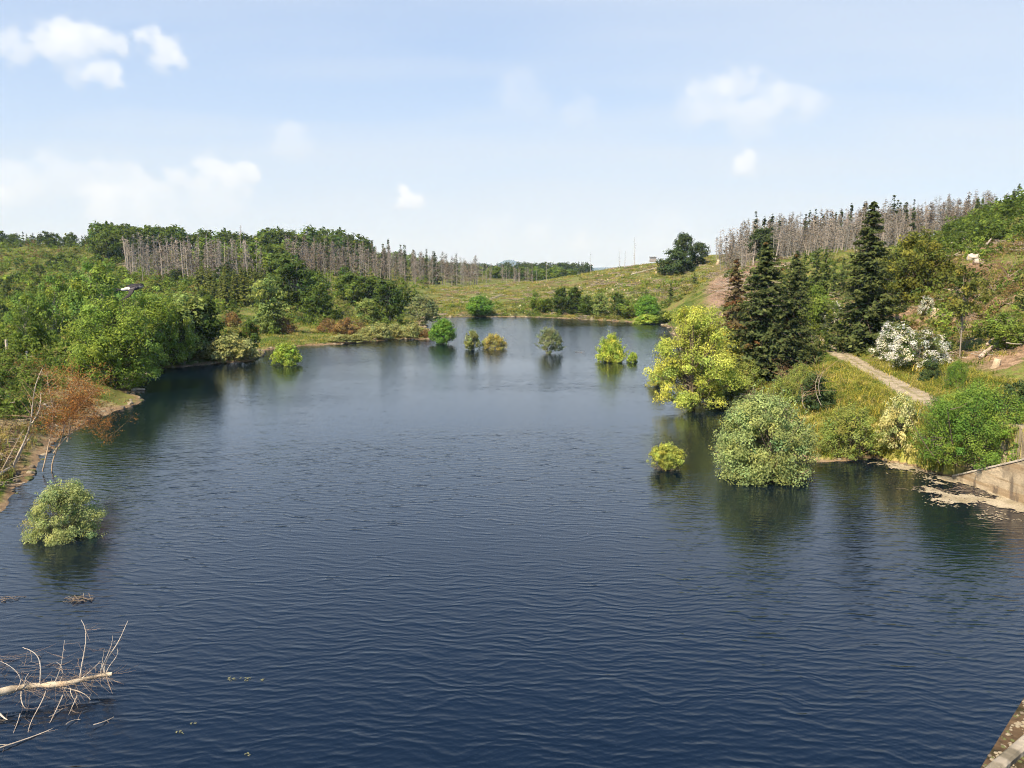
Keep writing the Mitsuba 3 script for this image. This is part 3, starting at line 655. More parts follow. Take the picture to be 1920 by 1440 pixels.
for px, py, w, h, t in ((772, 635, 44, 26, 'pale green shrub at the waterline near the spit tip'), (712, 636, 50, 28, 'pale olive shrub on the spit shore'), (742, 632, 40, 24, 'pale shrub between two others on the spit'),
                        (690, 634, 40, 20, 'low pale shrub at the right end of the red-brown ones'), (668, 640, 50, 13, 'low green growth at the grassy shore'), (640, 640, 50, 12, 'low yellow-green growth at the grassy shore')):
    stand('shore_shrub', 'sallow', px, py, h, t, 'bush', w, 1.6)
# far shore
for px, py, h, w, kn, r, t in ((900, 592, 36, 48, 'round_tree', .98, 'bright green tree at the far waterline, apart from the others'), (1006, 588, 38, 28, 'mid_tree_b', .85, 'green tree at the left end of the far shore row'),
                               (1026, 588, 26, 24, 'mid_tree', .7, 'low bush between trees of the far shore row'), (1050, 591, 52, 30, 'mid_tree_c', .62, 'tall dark tree, left of the tallest two on the far shore'),
                               (1076, 592, 52, 32, 'mid_tree_c', .62, 'tall dark tree, right of the tallest two on the far shore'), (1101, 592, 36, 28, 'mid_tree', .7, 'rounded dark bush right of the tallest two trees on the far shore'),
                               (1126, 596, 46, 30, 'willow_pale', .62, 'brownish-green bush right of the rounded dark bush on the far shore'), (1160, 594, 44, 26, 'mid_tree_c', .62, 'dark upright tree in the right half of the far shore row'),
                               (1180, 596, 32, 40, 'mid_tree_b', .85, 'mid green bush beside the dark upright tree on the far shore'), (1213, 600, 44, 46, 'round_tree', .98, 'bright green tree at the right end of the far shore row'),
                               (1214, 607, 18, 50, 'lime_bush_low', 1.05, 'yellow-green bush at the waterline at the far right shore'), (1246, 606, 22, 30, 'mid_tree', .7, 'green bush next to the tall yellow willow on the far shore')):
    stand('shore_tree', kn, px, py, h, t, 'tree', w, r)
stand('young_spruce', 'young_spruce', 1211, 572, 28, 'small dark spruce on the felled slope above the far shore', 'spruce', 16, .55)
stand('young_spruce', 'young_spruce', 1257, 566, 36, 'bluish young spruce on the felled slope by the earth bank', 'spruce', 22, .55)
stand('young_spruce', 'young_spruce', 1302, 536, 24, 'small spruce on the grass above the earth bank', 'spruce', 18, .55)
stand('hilltop_tree', 'dark_tree_b', 1266, 513, 48, 'lower dark tree with branches to the ground on the far hilltop', 'tree', 66, 1.15)
stand('hilltop_tree', 'dark_tree', 1281, 506, 66, 'tallest dark round tree on the far hilltop', 'tree', 40, .95)
stand('hilltop_tree', 'dark_tree', 1311, 496, 40, 'dark round tree at the right of the far hilltop group', 'tree', 34, .95)
stand('hilltop_tree', 'dark_tree', 1427, 476, 62, 'dark round tree in front of the dead wood on the right ridge', 'tree', 52, .95, Y=205)

# ------------------------------------------------------------------ placing: woods, in plan
RNG = np.random.default_rng(5)


def plot(n, px0, px1, y0, y1, test=None, rng=RNG):
    out = []
    for _ in range(n * 30):
        px = rng.uniform(px0, px1); Y = math.exp(rng.uniform(math.log(y0), math.log(y1)))
        x = (px - 960) / F * Y * 1.01
        z = float(height(x, Y))
        if z < .15 or (test and not test(px, Y, z)):
            continue
        out.append(np.array([x, Y, z]))
        if len(out) == n:
            break
    return out


ORD = ('leftmost', 'second', 'middle', 'fourth', 'rightmost')


def wood(key, kinds, spots, h0, h1, label, cat, grp, rng=RNG, wide=1.0, stuff=False, tilt=0):
    hs = [rng.uniform(h0, h1) for _ in spots]
    if label and spots:                       # which fifth of the stand, which row, how tall: as far as the picture tells them apart
        b = np.array([p[0] / p[1] for p in spots]); Y = np.array([p[1] for p in spots])
        fifth = np.argsort(np.argsort(b)) * 5 // len(b); row = np.argsort(np.argsort(Y)) * 3 // len(Y); tall = np.argsort(np.argsort(hs)) * 3 // len(hs)
    for k, (p, h) in enumerate(zip(spots, hs)):
        w = h * rng.uniform(.85, 1.2) * wide
        m = xform(p - [0, 0, .1], (w, w, h), rng.uniform(0, 360), (rng.normal(0, tilt), rng.normal(0, tilt)) if tilt else None)
        kn = 'kind_' + kinds[rng.integers(len(kinds))]
        if stuff:
            scatter(key, kn, m)
        else:
            put(key, kn, m, f"{('low', 'mid-height', 'tall')[tall[k]]} {label}, {ORD[fifth[k]]} fifth, {('front', 'middle', 'back')[row[k]]} row", cat, grp)


DEAD = ['dead_a', 'dead_b', 'dead_c', 'dead_d']
ridge = lambda px, Y, z: Y > 236 - (px - 1330) * .02 + 10 * math.sin(px * .03)
wood('dead_spruce', DEAD, plot(130, 1332, 1860, 218, 268, ridge), 8, 13.5, 'grey dead spruce of the right ridge stand', 'dead tree', 'dead spruces on the right ridge', wide=1.15, tilt=2.6)
wood('dead_spruce', DEAD[:3], plot(52, 1370, 1680, 200, 238), 6, 10, 'crooked dead spruce below the right ridge stand', 'dead tree', 'low dead spruces at the foot of the right ridge', wide=1.5, tilt=7)
wood('ridge_spruce', ['far_spruce', 'far_spruce_b'], plot(22, 1370, 1760, 225, 300), 12, 15, 'living spruce among dead ones on the right ridge', 'spruce', 'living spruces on the right ridge')
wood('ridge_spruce', ['far_spruce', 'young_spruce'], plot(34, 1780, 2000, 165, 250), 5, 9, 'living spruce at the right end of the ridge', 'spruce', 'living spruces at the right end of the ridge')
wood('dead_spruce', ['dead_c', 'dead_e', 'dead_a'], plot(58, 252, 478, 258, 296), 11, 16.5, 'pale dead spruce in the left slope grove', 'dead tree', 'dead spruces in the grove on the left slope', tilt=1)
strip = lambda px, Y, z: Y > 300 + (px - 560) * .12
wood('dead_spruce', DEAD, plot(60, 545, 900, 295, 350, strip), 9, 14, 'grey dead spruce left of the valley', 'dead tree', 'dead spruces left of the valley', wide=1.2, tilt=1.2)
wood('ridge_spruce', ['far_spruce', 'far_spruce_b'], plot(46, 540, 860, 290, 420, strip), 9, 15, 'living spruce among dead ones left of the valley', 'spruce', 'living spruces left of the valley')
wood('dead_stand', DEAD, plot(150, 545, 900, 300, 420, strip), 9, 14, None, None, None, stuff=True, wide=1.2)
wood('dead_stand', DEAD, plot(90, 250, 500, 262, 310), 8, 15, None, None, None, stuff=True, tilt=2)
wood('dead_stand', DEAD[:3], plot(110, 1370, 1680, 196, 245), 5, 10, None, None, None, stuff=True, wide=1.5, tilt=8)
wood('dead_stand', DEAD, plot(190, 600, 1000, 400, 560), 6.5, 9.5, None, None, None, stuff=True, wide=1.2)
wood('dead_stand', DEAD, plot(260, 1332, 1840, 218, 275, ridge), 4, 12.5, None, None, None, stuff=True, wide=1.25, tilt=5)
wood('dead_stand', DEAD, plot(160, 1400, 1800, 265, 330), 10, 13, None, None, None, stuff=True, wide=1.2)
labels['dead_stand'] = {'label': 'mass of bare grey dead spruces farther back in the stands', 'kind': 'stuff', 'category': 'dead wood'}
BROAD = ['wood_tree_a', 'wood_tree_b', 'wood_tree_c', 'wood_tree_d']
wood('ridge_tree', BROAD[:3], plot(120, 200, 700, 385, 470, lambda px, Y, z: Y > 395 or px < 560), 10, 14, 'leafy tree on the left hill crest', 'tree', 'leafy trees on the left crest')
wood('ridge_tree', BROAD[:3], plot(22, 205, 262, 330, 400), 9, 14, 'leafy tree left of the pale dead grove', 'tree', 'leafy trees beside the left dead grove')
wood('ridge_tree', BROAD, plot(60, 395, 560, 290, 380), 7, 12, 'leafy tree on the upper left slope', 'tree', 'leafy trees on the upper left slope')
wood('ridge_tree', ['wood_tree_c', 'wood_tree_b', 'far_spruce'], plot(70, -60, 230, 420, 500), 4, 8, 'small tree on the far left skyline', 'tree', 'small trees on the left skyline')
wood('slope_spruce', ['young_spruce_b'], plot(46, 380, 500, 190, 246), 6, 9.5, 'yellowish young spruce in the left plantation', 'spruce', 'young spruces in the left plantation')
wood('slope_tree', BROAD, plot(90, -30, 420, 105, 330, lambda px, Y, z: z > 1.6 and px < 640 - Y), 2.6, 5.2, 'young tree on the left slope', 'tree', 'young trees on the left slope')
wood('slope_tree', BROAD, plot(60, 420, 760, 205, 290), 3.5, 7, 'young tree on the slope behind the spit', 'tree', 'young trees behind the spit')
wood('valley_forest', ['far_spruce', 'far_spruce_b', 'wood_tree_c'], plot(240, 830, 1100, 760, 960), 7, 11, None, None, None, stuff=True, wide=1.3)
wood('valley_forest', BROAD, plot(170, 700, 1080, 470, 740), 5.5, 8.5, None, None, None, stuff=True, wide=1.3)
labels['valley_forest'] = {'label': 'distant dark forest closing the valley', 'kind': 'stuff', 'category': 'forest'}
SH = ['shrub_a', 'shrub_b', 'shrub_c', 'shrub_d']
wood('undergrowth', SH[:2] + ['shrub_a', 'shrub_d', 'shrub_c'], plot(1150, -40, 800, 85, 470, lambda px, Y, z: z > .8), 1.2, 3.4, None, None, None, stuff=True)
wood('undergrowth', SH[:2] + ['shrub_a', 'shrub_d', 'shrub_c', 'heather'], plot(800, -60, 600, 210, 480, lambda px, Y, z: z > 2), 1.4, 4.2, None, None, None, stuff=True)
wood('undergrowth', SH[:2] + ['shrub_a'], plot(260, -60, 260, 56, 110, lambda px, Y, z: z > 1.3), .6, 1.8, None, None, None, stuff=True)
wood('undergrowth', SH, plot(420, 1500, 2000, 66, 180, lambda px, Y, z: z > 3.9), .6, 2.0, None, None, None, stuff=True)
wood('undergrowth', ['shrub_a', 'shrub_b'], plot(260, 1740, 2000, 110, 190), 1.2, 2.9, None, None, None, stuff=True)
wood('undergrowth', ['shrub_b', 'shrub_c', 'shrub_a'], plot(200, 1360, 1560, 85, 200), 1.0, 2.6, None, None, None, stuff=True)
wood('undergrowth', ['shrub_c', 'shrub_a', 'shrub_d'], plot(260, 830, 1300, 196, 240), .7, 1.9, None, None, None, stuff=True)
wood('undergrowth', ['heather'], plot(160, 1600, 2000, 70, 110, lambda px, Y, z: z > 5), .5, 1.4, None, None, None, stuff=True)
wood('undergrowth', ['heather'], plot(120, -60, 180, 40, 90), .4, .9, None, None, None, stuff=True)
labels['undergrowth'] = {'label': 'dense mixed green scrub covering the slopes', 'kind': 'stuff', 'category': 'scrub'}


def off_track(x, y, d):
    return shapely.distance(track_line, shapely.Point(x, y)) > d


def grassy(px, Y, z):
    x = (px - 960) / F * Y * 1.01
    return .15 < z < 4.6 and off_track(x, Y, 1.12) and not (px > 1760 and Y < 45)


wood('grass', ['grass_dry', 'grass_yellow', 'grass_yellow', 'grass_green'], plot(2300, 1370, 2020, 41, 74, grassy), .3, .62, None, None, None, stuff=True, wide=1.7)
wood('grass', ['grass_yellow', 'grass_green', 'grass_green'], plot(900, 1480, 2020, 46, 100, lambda px, Y, z: off_track((px - 960) / F * Y * 1.01, Y, 1.12) and not off_track((px - 960) / F * Y * 1.01, Y, 6)), .25, .5, None, None, None, stuff=True, wide=1.7)
wood('grass', ['grass_dry', 'grass_dry', 'grass_green'], plot(700, -80, 200, 40, 100, lambda px, Y, z: z > .4), .3, .6, None, None, None, stuff=True, wide=1.8)
wood('grass', ['grass_yellow', 'grass_green', 'grass_dry'], plot(800, 380, 830, 110, 200, lambda px, Y, z: z < 2.2), .4, .8, None, None, None, stuff=True, wide=2.2)
wood('grass', ['grass_dry', 'grass_yellow', 'grass_green'], plot(1500, 800, 1330, 198, 330), .5, .9, None, None, None, stuff=True, wide=3)
wood('grass', ['grass_dry', 'grass_yellow', 'grass_green'], plot(700, 1640, 2020, 62, 130, lambda px, Y, z: z > 4), .3, .7, None, None, None, stuff=True, wide=2)
labels['grass'] = {'label': 'tufts of dry yellow and green grass on the banks', 'kind': 'stuff', 'category': 'grass'}
wood('brushwood', ['brash_a', 'brash_b'], plot(150, -60, 190, 40, 100, lambda px, Y, z: z > .2), .8, 1.6, None, None, None, stuff=True)
wood('brushwood', ['brash_a', 'brash_b'], plot(230, 1560, 2000, 62, 125, lambda px, Y, z: z > 4.2 and off_track((px - 960) / F * Y * 1.01, Y, 2.5)), .8, 2.2, None, None, None, stuff=True)
wood('brushwood', ['brash_a', 'brash_b'], plot(60, 1400, 1500, 54, 75, lambda px, Y, z: z < 1.5), .6, 1.4, None, None, None, stuff=True)
wood('brushwood', ['brash_a', 'brash_b'], plot(260, 820, 1330, 205, 320), 1.2, 3.2, None, None, None, stuff=True)
wood('brushwood', ['brash_a', 'brash_b'], plot(90, 1330, 1480, 130, 215), 1.5, 4, None, None, None, stuff=True)
labels['brushwood'] = {'label': 'scattered dead twigs and felling waste on the slopes', 'kind': 'stuff', 'category': 'brushwood'}


# ------------------------------------------------------------------ the gravel track
def gravel(p, n, uv):
    d = uv.x                                   # 0 to 1 across the track
    g = fbm(p.x * 1.7, p.y * 1.7, 2.0, 3); f = noise(p.x * 14, p.y * 14, 1.0)
    c = mix((.25, .215, .150), (.36, .318, .235), smoothstep(.3, .7, g * .7 + f * .3))
    edge = smoothstep(.36, .5, dr.abs(d - .5) + (g - .5) * .22) + (1 - smoothstep(.0, .09, dr.abs(d - .5) + (g - .5) * .18)) * .6
    return mix(c, (.17, .165, .065), dr.clip(edge, 0, 1))


scene['gravel'] = {'type': 'bumpmap', 'arbitrary': mikit.proc(lambda p, n, uv: fbm(p.x * 7, p.y * 7, 2.0, 2), .02), 'scale': .018, 'bsdf': {'type': 'diffuse', 'reflectance': mikit.proc(gravel)}}
tt = np.linspace(0, tk[-1], 420)
c2, d2 = tsp(tt), tsp(tt, 1)
d2 /= np.linalg.norm(d2, axis=1, keepdims=True); nrm2 = np.stack([d2[:, 1], -d2[:, 0]], -1)
cross = np.linspace(-1, 1, 13)
wid = 1.18 + .3 * (meshkit.fbm(np.stack([tt * .5, tt * 0, tt * 0], -1), 3, 8) - .5)
tv = c2[:, None] + nrm2[:, None] * (cross[None, :, None] * wid[:, None, None])
tz = height(tv[..., 0], tv[..., 1]) + .06 - .05 * np.abs(cross) ** 4 - .035 * np.exp(-((np.abs(cross) - .55) / .2) ** 2)
i, j = np.meshgrid(np.arange(419), np.arange(12), indexing='ij'); k = i * 13 + j
scene['path'] = mikit.ply((np.concatenate([tv, tz[..., None]], -1).reshape(-1, 3), np.stack([k, k + 1, k + 14, k + 13], -1).reshape(-1, 4)), 'gravel', smooth=True,
                          uv=np.stack([np.broadcast_to(cross * .5 + .5, (420, 13)), np.broadcast_to(tt[:, None] * .01, (420, 13))], -1).reshape(-1, 2))
labels['path'] = {'label': 'pale gravel track along the right bank', 'kind': 'structure'}

# ------------------------------------------------------------------ concrete by the dam
def concrete(base, stain, tide=0.0):
    def fn(p, n, uv):
        g = fbm(p.x * 1.3, p.y * 1.3, p.z * .6, 3); f = noise(p.x * 16, p.y * 16, p.z * 16); run = fbm(p.x * 3.4 + p.y * 3.4, 0.0, p.z * .5, 3)
        c = mix(base, tuple(b * .72 for b in base), smoothstep(.35, .65, g))
        bands = smoothstep(.45, .6, fbm(p.x * .25 + p.y * .25, 3.0, p.z * 3.2, 3)) * tide     # old waterline marks
        c = mix(c, (base[0] * .62, base[1] * .52, base[2] * .42), bands * .7)
        return mix(c, stain, smoothstep(.50, .66, run * .6 + g * .4) * .8) * (.84 + .32 * f)
    return mikit.proc(fn)


def rough_bsdf(col, s=.03, fr=9.0):
    return {'type': 'twosided', 'bsdf': {'type': 'bumpmap', 'arbitrary': mikit.proc(lambda p, n, uv: fbm(p.x * fr, p.y * fr, p.z * fr, 3), .01), 'scale': s, 'bsdf': {'type': 'diffuse', 'reflectance': col}}}


scene['wall_concrete'] = rough_bsdf(concrete((.46, .39, .28), (.13, .11, .09), 1.0), .05)
scene['mossy_concrete'] = rough_bsdf(concrete((.105, .075, .048), (.035, .035, .02)), .06)
scene['worn_concrete'] = rough_bsdf(concrete((.36, .33, .27), (.12, .11, .08)), .05)
scene['pale_concrete'] = rough_bsdf(concrete((.50, .46, .39), (.20, .17, .12)))


def slab(p0, p1, z0a, z1a, z0b, z1b, thick, side, cut=.04):
    """A wall from p0 to p1, its top z1a at p0 and z1b at p1, thick metres to the given side, its upper edges chamfered."""
    p0, p1 = np.asarray(p0[:2], float), np.asarray(p1[:2], float)
    d = (p1 - p0) / np.linalg.norm(p1 - p0); n = np.array([d[1], -d[0]]) * side
    sec = lambda p, za, zb: [[*(p), za], [*(p), zb - cut], [*(p + n * cut), zb], [*(p + n * (thick - cut)), zb], [*(p + n * thick), zb - cut], [*(p + n * thick), za]]
    N = 14
    v = np.vstack([np.array(sec(p0 + (p1 - p0) * t, z0a + (z0b - z0a) * t, z1a + (z1b - z1a) * t)) for t in np.linspace(0, 1, N)])
    f = [[r * 6 + q, r * 6 + (q + 1) % 6, (r + 1) * 6 + (q + 1) % 6, (r + 1) * 6 + q] for r in range(N - 1) for q in range(6)]
    tri = [t for q in f for t in ([q[0], q[1], q[2]], [q[0], q[2], q[3]])]
    e = (N - 1) * 6
    tri += [[0, k + 1, k] for k in range(1, 5)] + [[e, e + k, e + k + 1] for k in range(1, 5)]
    return v, np.array(tri)


wa, wb = on_level(1786, 897), on_level(1930, 951)
we = wa + (wb - wa) * 1.9
wall_dir = (we - wa)[:2] / np.linalg.norm((we - wa)[:2])
back = -1 if np.dot(np.array([wall_dir[1], -wall_dir[0]]), [0, 1]) < 0 else 1
kt = np.linalg.norm((we - wa)[:2]) / np.linalg.norm((wb - wa)[:2])
scene['wing_wall__face'] = mikit.ply(slab(wa, we, -1.5, .10, -1.5, .10 + 2.5 * kt, .42, back), 'wall_concrete')
cv, cf = slab(wa - np.append(np.array([wall_dir[1], -wall_dir[0]]) * back * .05, 0), we - np.append(np.array([wall_dir[1], -wall_dir[0]]) * back * .05, 0), .102, .20, .102 + 2.5 * kt, .20 + 2.5 * kt, .52, back, .03)
scene['wing_wall__coping'] = mikit.ply((cv, cf), 'pale_concrete')
labels['wing_wall'] = {'label': 'stained sloping concrete wall at the water on the right edge', 'category': 'wall'}
pp = wb + (we - wa) * .02 - np.append(np.array([wall_dir[1], -wall_dir[0]]) * back * .36, 0)
scene['concrete_pillar'] = mikit.ply(slab(pp[:2], pp[:2] + wall_dir * .5, -1.5, 1.9, -1.5, 1.9, .34, back), 'pale_concrete')
labels['concrete_pillar'] = {'label': 'pale upright concrete pillar in front of the stained wall at the right edge', 'category': 'pillar'}
# the ledge of the dam that reaches into the near corner, six metres up
LZ = 6.0
lo = [on_level(1818, 1472, LZ)[:2], on_level(1838, 1440, LZ)[:2], on_level(1920, 1308, LZ)[:2], on_level(1985, 1204, LZ)[:2], on_level(2500, 1204, LZ)[:2], on_level(2500, 1472, LZ)[:2]]
ledge = trimesh.creation.extrude_polygon(shapely.Polygon(lo), LZ + 2, engine='earcut'); ledge.apply_translation([0, 0, -2])
scene['dam_ledge__block'] = mikit.ply(ledge, 'mossy_concrete')
r1, r2 = on_level(1822, 1469, LZ), on_level(2010, 1308, LZ)
scene['dam_ledge__coping'] = mikit.ply(slab(r1, r2, LZ + .003, LZ + .10, LZ + .003, LZ + .10, .15, 1, .03), 'worn_concrete')
labels['dam_ledge'] = {'label': 'brown mossy ledge with a pale edging strip in the near right corner', 'category': 'ledge'}
rr = np.random.default_rng(77)


def rock(seed, flat=.7, sub=2):
    m = trimesh.creation.icosphere(subdivisions=sub)
    v = m.vertices * (1 + .55 * (meshkit.fbm(m.vertices * 1.3 + seed * 5, 3, seed) - .5)[:, None])
    v[:, 2] *= flat
    return v, m.faces


def stone_mesh(seed, col, flat=.7):
    v, f = rock(seed, flat)
    return dict(stone=Mesh().add(v, f, np.asarray(col) * (.7 + .6 * meshkit.fbm(v * 2.2 + seed, 3, seed + 3))[:, None]).ply('wood'))


for q in range(3):
    kind(f'rubble_{q}', **stone_mesh(100 + q, ((.15, .13, .10), (.10, .11, .05), (.26, .23, .17))[q]))
    kind(f'pale_rock_{q}', **stone_mesh(110 + q, (.46, .42, .37)))
for k in range(520):
    q = on_level(rr.uniform(1830, 1960), rr.uniform(1280, 1470), LZ)
    if shapely.contains(shapely.Polygon(lo).buffer(-.02), shapely.Point(q[0], q[1])):
        scatter('rubble', f'kind_rubble_{rr.integers(3)}', xform(q, rr.uniform(.008, .030), rr.uniform(0, 360)))
labels['rubble'] = {'label': 'grit and moss clumps lying on the mossy ledge', 'kind': 'stuff', 'category': 'rubble'}
# the tracks of pollen scum that drifted against the wall
q0 = on_level(1810, 920)
gxs, gys = np.meshgrid(np.arange(-9, 11, .05), np.arange(-8, 9, .05))
SC = np.stack([gxs + q0[0], gys + q0[1], 0 * gxs], -1)


def near_line(pix, w):
    l = shapely.LineString([on_level(*p)[:2] for p in pix])
    return w - shapely.distance(l, shapely.points(SC[..., 0], SC[..., 1]))


field = np.maximum.reduce([near_line([(1700, 873), (1780, 902), (1850, 912), (1925, 948)], 1.0), near_line([(1770, 940), (1840, 938)], .75), near_line([(1862, 943), (1960, 962)], .8), near_line([(1735, 915), (1790, 932)], .35), near_line([(1868, 969), (1880, 972)], .1)])
field = field + (meshkit.fbm(SC * np.array([.9, 1.1, 1]), 6, 31) - .53) * 3.0
crack = np.minimum(near_line([(1715, 882), (1790, 912), (1850, 926)], .30), .3) + (meshkit.fbm(SC * 1.8, 3, 32) - .5) * .5
freckle = meshkit.noise(SC * 9, 5)
on = ((field > .10) & (crack < .05) & (freckle > .22 - field * .3)) | ((field > -.75) & (freckle > .70 - field * .12))
# only on open water
on &= shapely.contains(LAKE.buffer(-.02), shapely.points(SC[..., 0], SC[..., 1]))
r_, c_ = np.nonzero(on)
jit = (np.random.default_rng(3).uniform(-.02, .02, (*gxs.shape, 2)))
V = np.stack([SC[..., 0] + jit[..., 0], SC[..., 1] + jit[..., 1], .020 + .012 * meshkit.noise(SC * 4, 8)], -1)
W_ = gxs.shape[1]
ok = (r_ < gxs.shape[0] - 1) & (c_ < W_ - 1)
k = (r_ * W_ + c_)[ok]
sv_, inv = np.unique(np.stack([k, k + 1, k + W_ + 1, k + W_], -1), return_inverse=True)
scene['scum_paint'] = {'type': 'diffuse', 'reflectance': mikit.proc(lambda p, n, uv: mix((.17, .145, .085), (.45, .41, .32), fbm(p.x * 1.6, p.y * 1.6, 1.0, 4)) * (.75 + .5 * noise(p.x * 20, p.y * 20, 1.0)))}
scene['floating_scum'] = mikit.ply((V.reshape(-1, 3)[sv_], inv.reshape(-1, 4)), {'type': 'twosided', 'bsdf': scene['scum_paint']})
labels['floating_scum'] = {'label': 'pale scum of pollen and foam drifted against the right wall', 'kind': 'stuff', 'category': 'scum'}

# stones along the waterline
ss = np.random.default_rng(41)
for k in range(700):
    q = EDGE.interpolate(ss.uniform(0, 1), normalized=True)
    x_, y_ = q.x + ss.normal(0, .5), q.y + ss.normal(0, .5)
    if y_ > 24 and float(height(x_, y_)) > -.25:
        scatter('shore_stones', f'kind_rubble_{ss.integers(3)}', xform([x_, y_, float(height(x_, y_))], ss.uniform(.05, .20) * (1 + y_ / 120), ss.uniform(0, 360)))
labels['shore_stones'] = {'label': 'loose stones scattered along the waterline', 'kind': 'stuff', 'category': 'stones'}

# ------------------------------------------------------------------ blossoming hawthorns
def hawthorn(seed, width):
    g = broadleaf(seed, width, .04, 80, 46, .036, (.095, .125, .040), DOME, stems=5, spread=.1, clump=.12, rough=.5, limbs=.6, thick=.02, bark=(.20, .17, .14))
    b = broadleaf(seed, width * 1.06, .06, 80, 44, .030, (.56, .56, .47), DOME, stems=1, clump=.12, rough=.5, limbs=0, shell=.2)
    return dict(crown=g['crown'], trunk=g['trunk'], blossom=b['crown'])


kind('hawthorn', **hawthorn(121, 1.45))
kind('hawthorn_b', **hawthorn(122, 1.2))
for px, py, w, h, kn, r, t in ((1722, 694, 105, 74, 'hawthorn', 1.45, 'white-blossoming hawthorn beside the track, largest of the white bushes'), (1680, 672, 72, 66, 'hawthorn_b', 1.2, 'white-blossoming bush at the left of the largest white one'),
                               (1548, 624, 66, 56, 'hawthorn_b', 1.2, 'half-white flowering bush left of the tallest spruce'), (1738, 590, 26, 34, 'hawthorn_b', 1.2, 'small white-flowering bush on the bare earth bank')):
    stand('hawthorn', kn, px, py, h, t, 'bush', w, r)


# ------------------------------------------------------------------ dead wood, posts, stumps
def line_mesh(pix, Y, r0, r1, col, rng, sides=6):
    p = np.array([at(a, b, Y) for a, b in pix])
    return Mesh().tube(smooth_line(p), np.linspace(r0, r1, 12), tint(col, rng, 12, .03, .12), sides)


def smooth_line(p, n=12):
    s = np.concatenate([[0], np.cumsum(np.linalg.norm(np.diff(p, axis=0), axis=1))])
    return CubicSpline(s, p)(np.linspace(0, s[-1], n)) if len(p) > 2 else np.linspace(p[0], p[1], n)


fr = np.random.default_rng(9)
PALE = (.42, .36, .27)
trunk_px = [(-70, 1316), (0, 1298), (60, 1286), (120, 1282), (165, 1272), (210, 1264)]
tp = smooth_line(np.array([on_level(a, b, .42) for a, b in trunk_px]), 24)
scene['fallen_tree__trunk'] = Mesh().tube(tp, np.linspace(.115, .05, 24) * fr.uniform(.78, 1.22, 24), tint(PALE, fr, 24, .06, .32), 9).ply('wood', smooth=True)
labels['fallen_tree'] = {'label': 'bleached dead tree lying in the water in the near left corner', 'category': 'dead tree'}


def twigs(m, p, n, L, col, down=0.0):
    for _ in range(n):
        k = fr.integers(len(p) // 3, len(p)); d = fr.normal(size=3) * L * np.array([1, .8, .8]); d[2] = d[2] * .7 - down * L
        q = p[k] + d
        m.tube(curve(p[k], np.array([q[0], q[1], max(q[2], -.05)]), fr, .1, 4), np.linspace(.006, .0022, 4), tint(col, fr, 1, .04, .2), 3)


UP = [([(150, 1274), (153, 1250), (161, 1200), (160, 1180), (152, 1162)], .020), ([(196, 1263), (203, 1232), (218, 1210), (232, 1182), (240, 1164)], .020), ([(189, 1264), (200, 1232), (208, 1212), (211, 1192)], .013), ([(200, 1263), (212, 1240), (221, 1222), (219, 1213)], .012),
      ([(75, 1286), (76, 1250), (70, 1230), (58, 1220), (42, 1214)], .017), ([(100, 1284), (112, 1256), (118, 1226), (121, 1200)], .011), ([(188, 1265), (192, 1240), (196, 1215)], .009), ([(150, 1274), (172, 1256), (188, 1240)], .013), ([(100, 1283), (118, 1262), (114, 1248), (106, 1242)], .009), ([(46, 1290), (48, 1272), (54, 1262)], .012), ([(30, 1294), (38, 1272), (20, 1250), (0, 1240)], .010)]
DOWN = [([(108, 1286), (140, 1294), (162, 1304), (171, 1314)], .016), ([(40, 1296), (40, 1312), (46, 1326), (56, 1331)], .013), ([(86, 1296), (76, 1320), (60, 1350), (52, 1378)], .014), ([(118, 1304), (106, 1330), (91, 1360)], .014), ([(145, 1304), (136, 1324), (128, 1342)], .011), ([(132, 1290), (138, 1310), (150, 1320)], .010),
        ([(38, 1338), (30, 1362), (20, 1386)], .010), ([(92, 1344), (110, 1334), (124, 1324)], .009), ([(0, 1338), (8, 1346), (18, 1352)], .026), ([(-40, 1398), (0, 1396), (34, 1399)], .012), ([(-30, 1412), (30, 1392), (80, 1374), (122, 1354)], .020), ([(124, 1358), (140, 1350), (164, 1350)], .010), ([(175, 1359), (200, 1351), (222, 1338)], .014)]
for pix, r in UP:
    b = on_level(*pix[0], .42); p = smooth_line(np.array([at(x, y, b[1] + (i * .05)) for i, (x, y) in enumerate(pix)]))
    m = Mesh().tube(p, np.linspace(r * 1.25, r * .45, 12), tint((.50, .46, .40), fr, 12, .03, .15), 5)
    twigs(m, p, 7, .22, (.26, .21, .17))
    scene[free('fallen_tree__branch')] = m.ply('wood', smooth=True)
for pix, r in DOWN:
    low = np.linspace(.38 if pix[0][1] < 1306 else .08, -.03, len(pix))
    p = smooth_line(np.array([on_level(x, y, z) for (x, y), z in zip(pix, low)]))
    m = Mesh().tube(p, np.linspace(r * 1.2, r * .5, 12), tint((.46, .41, .34), fr, 12, .03, .15), 5)
    twigs(m, p, 6, .25, (.24, .19, .15), .2)
    scene[free('fallen_tree__branch')] = m.ply('wood', smooth=True)
m = Mesh()
twigs(m, tp, 210, .42, (.25, .20, .155), .15)
for k in range(70):
    q = on_level(fr.uniform(-20, 150), fr.uniform(1225, 1275), fr.uniform(0, .25)); d = fr.normal(size=3) * [.4, .3, .18]
    m.tube(curve(q, q + d, fr, .1, 4), np.linspace(.006, .002, 4), tint((.24, .19, .15), fr, 1, .04, .2), 3)
scene['fallen_tree__twigs'] = m.ply('wood', smooth=True)


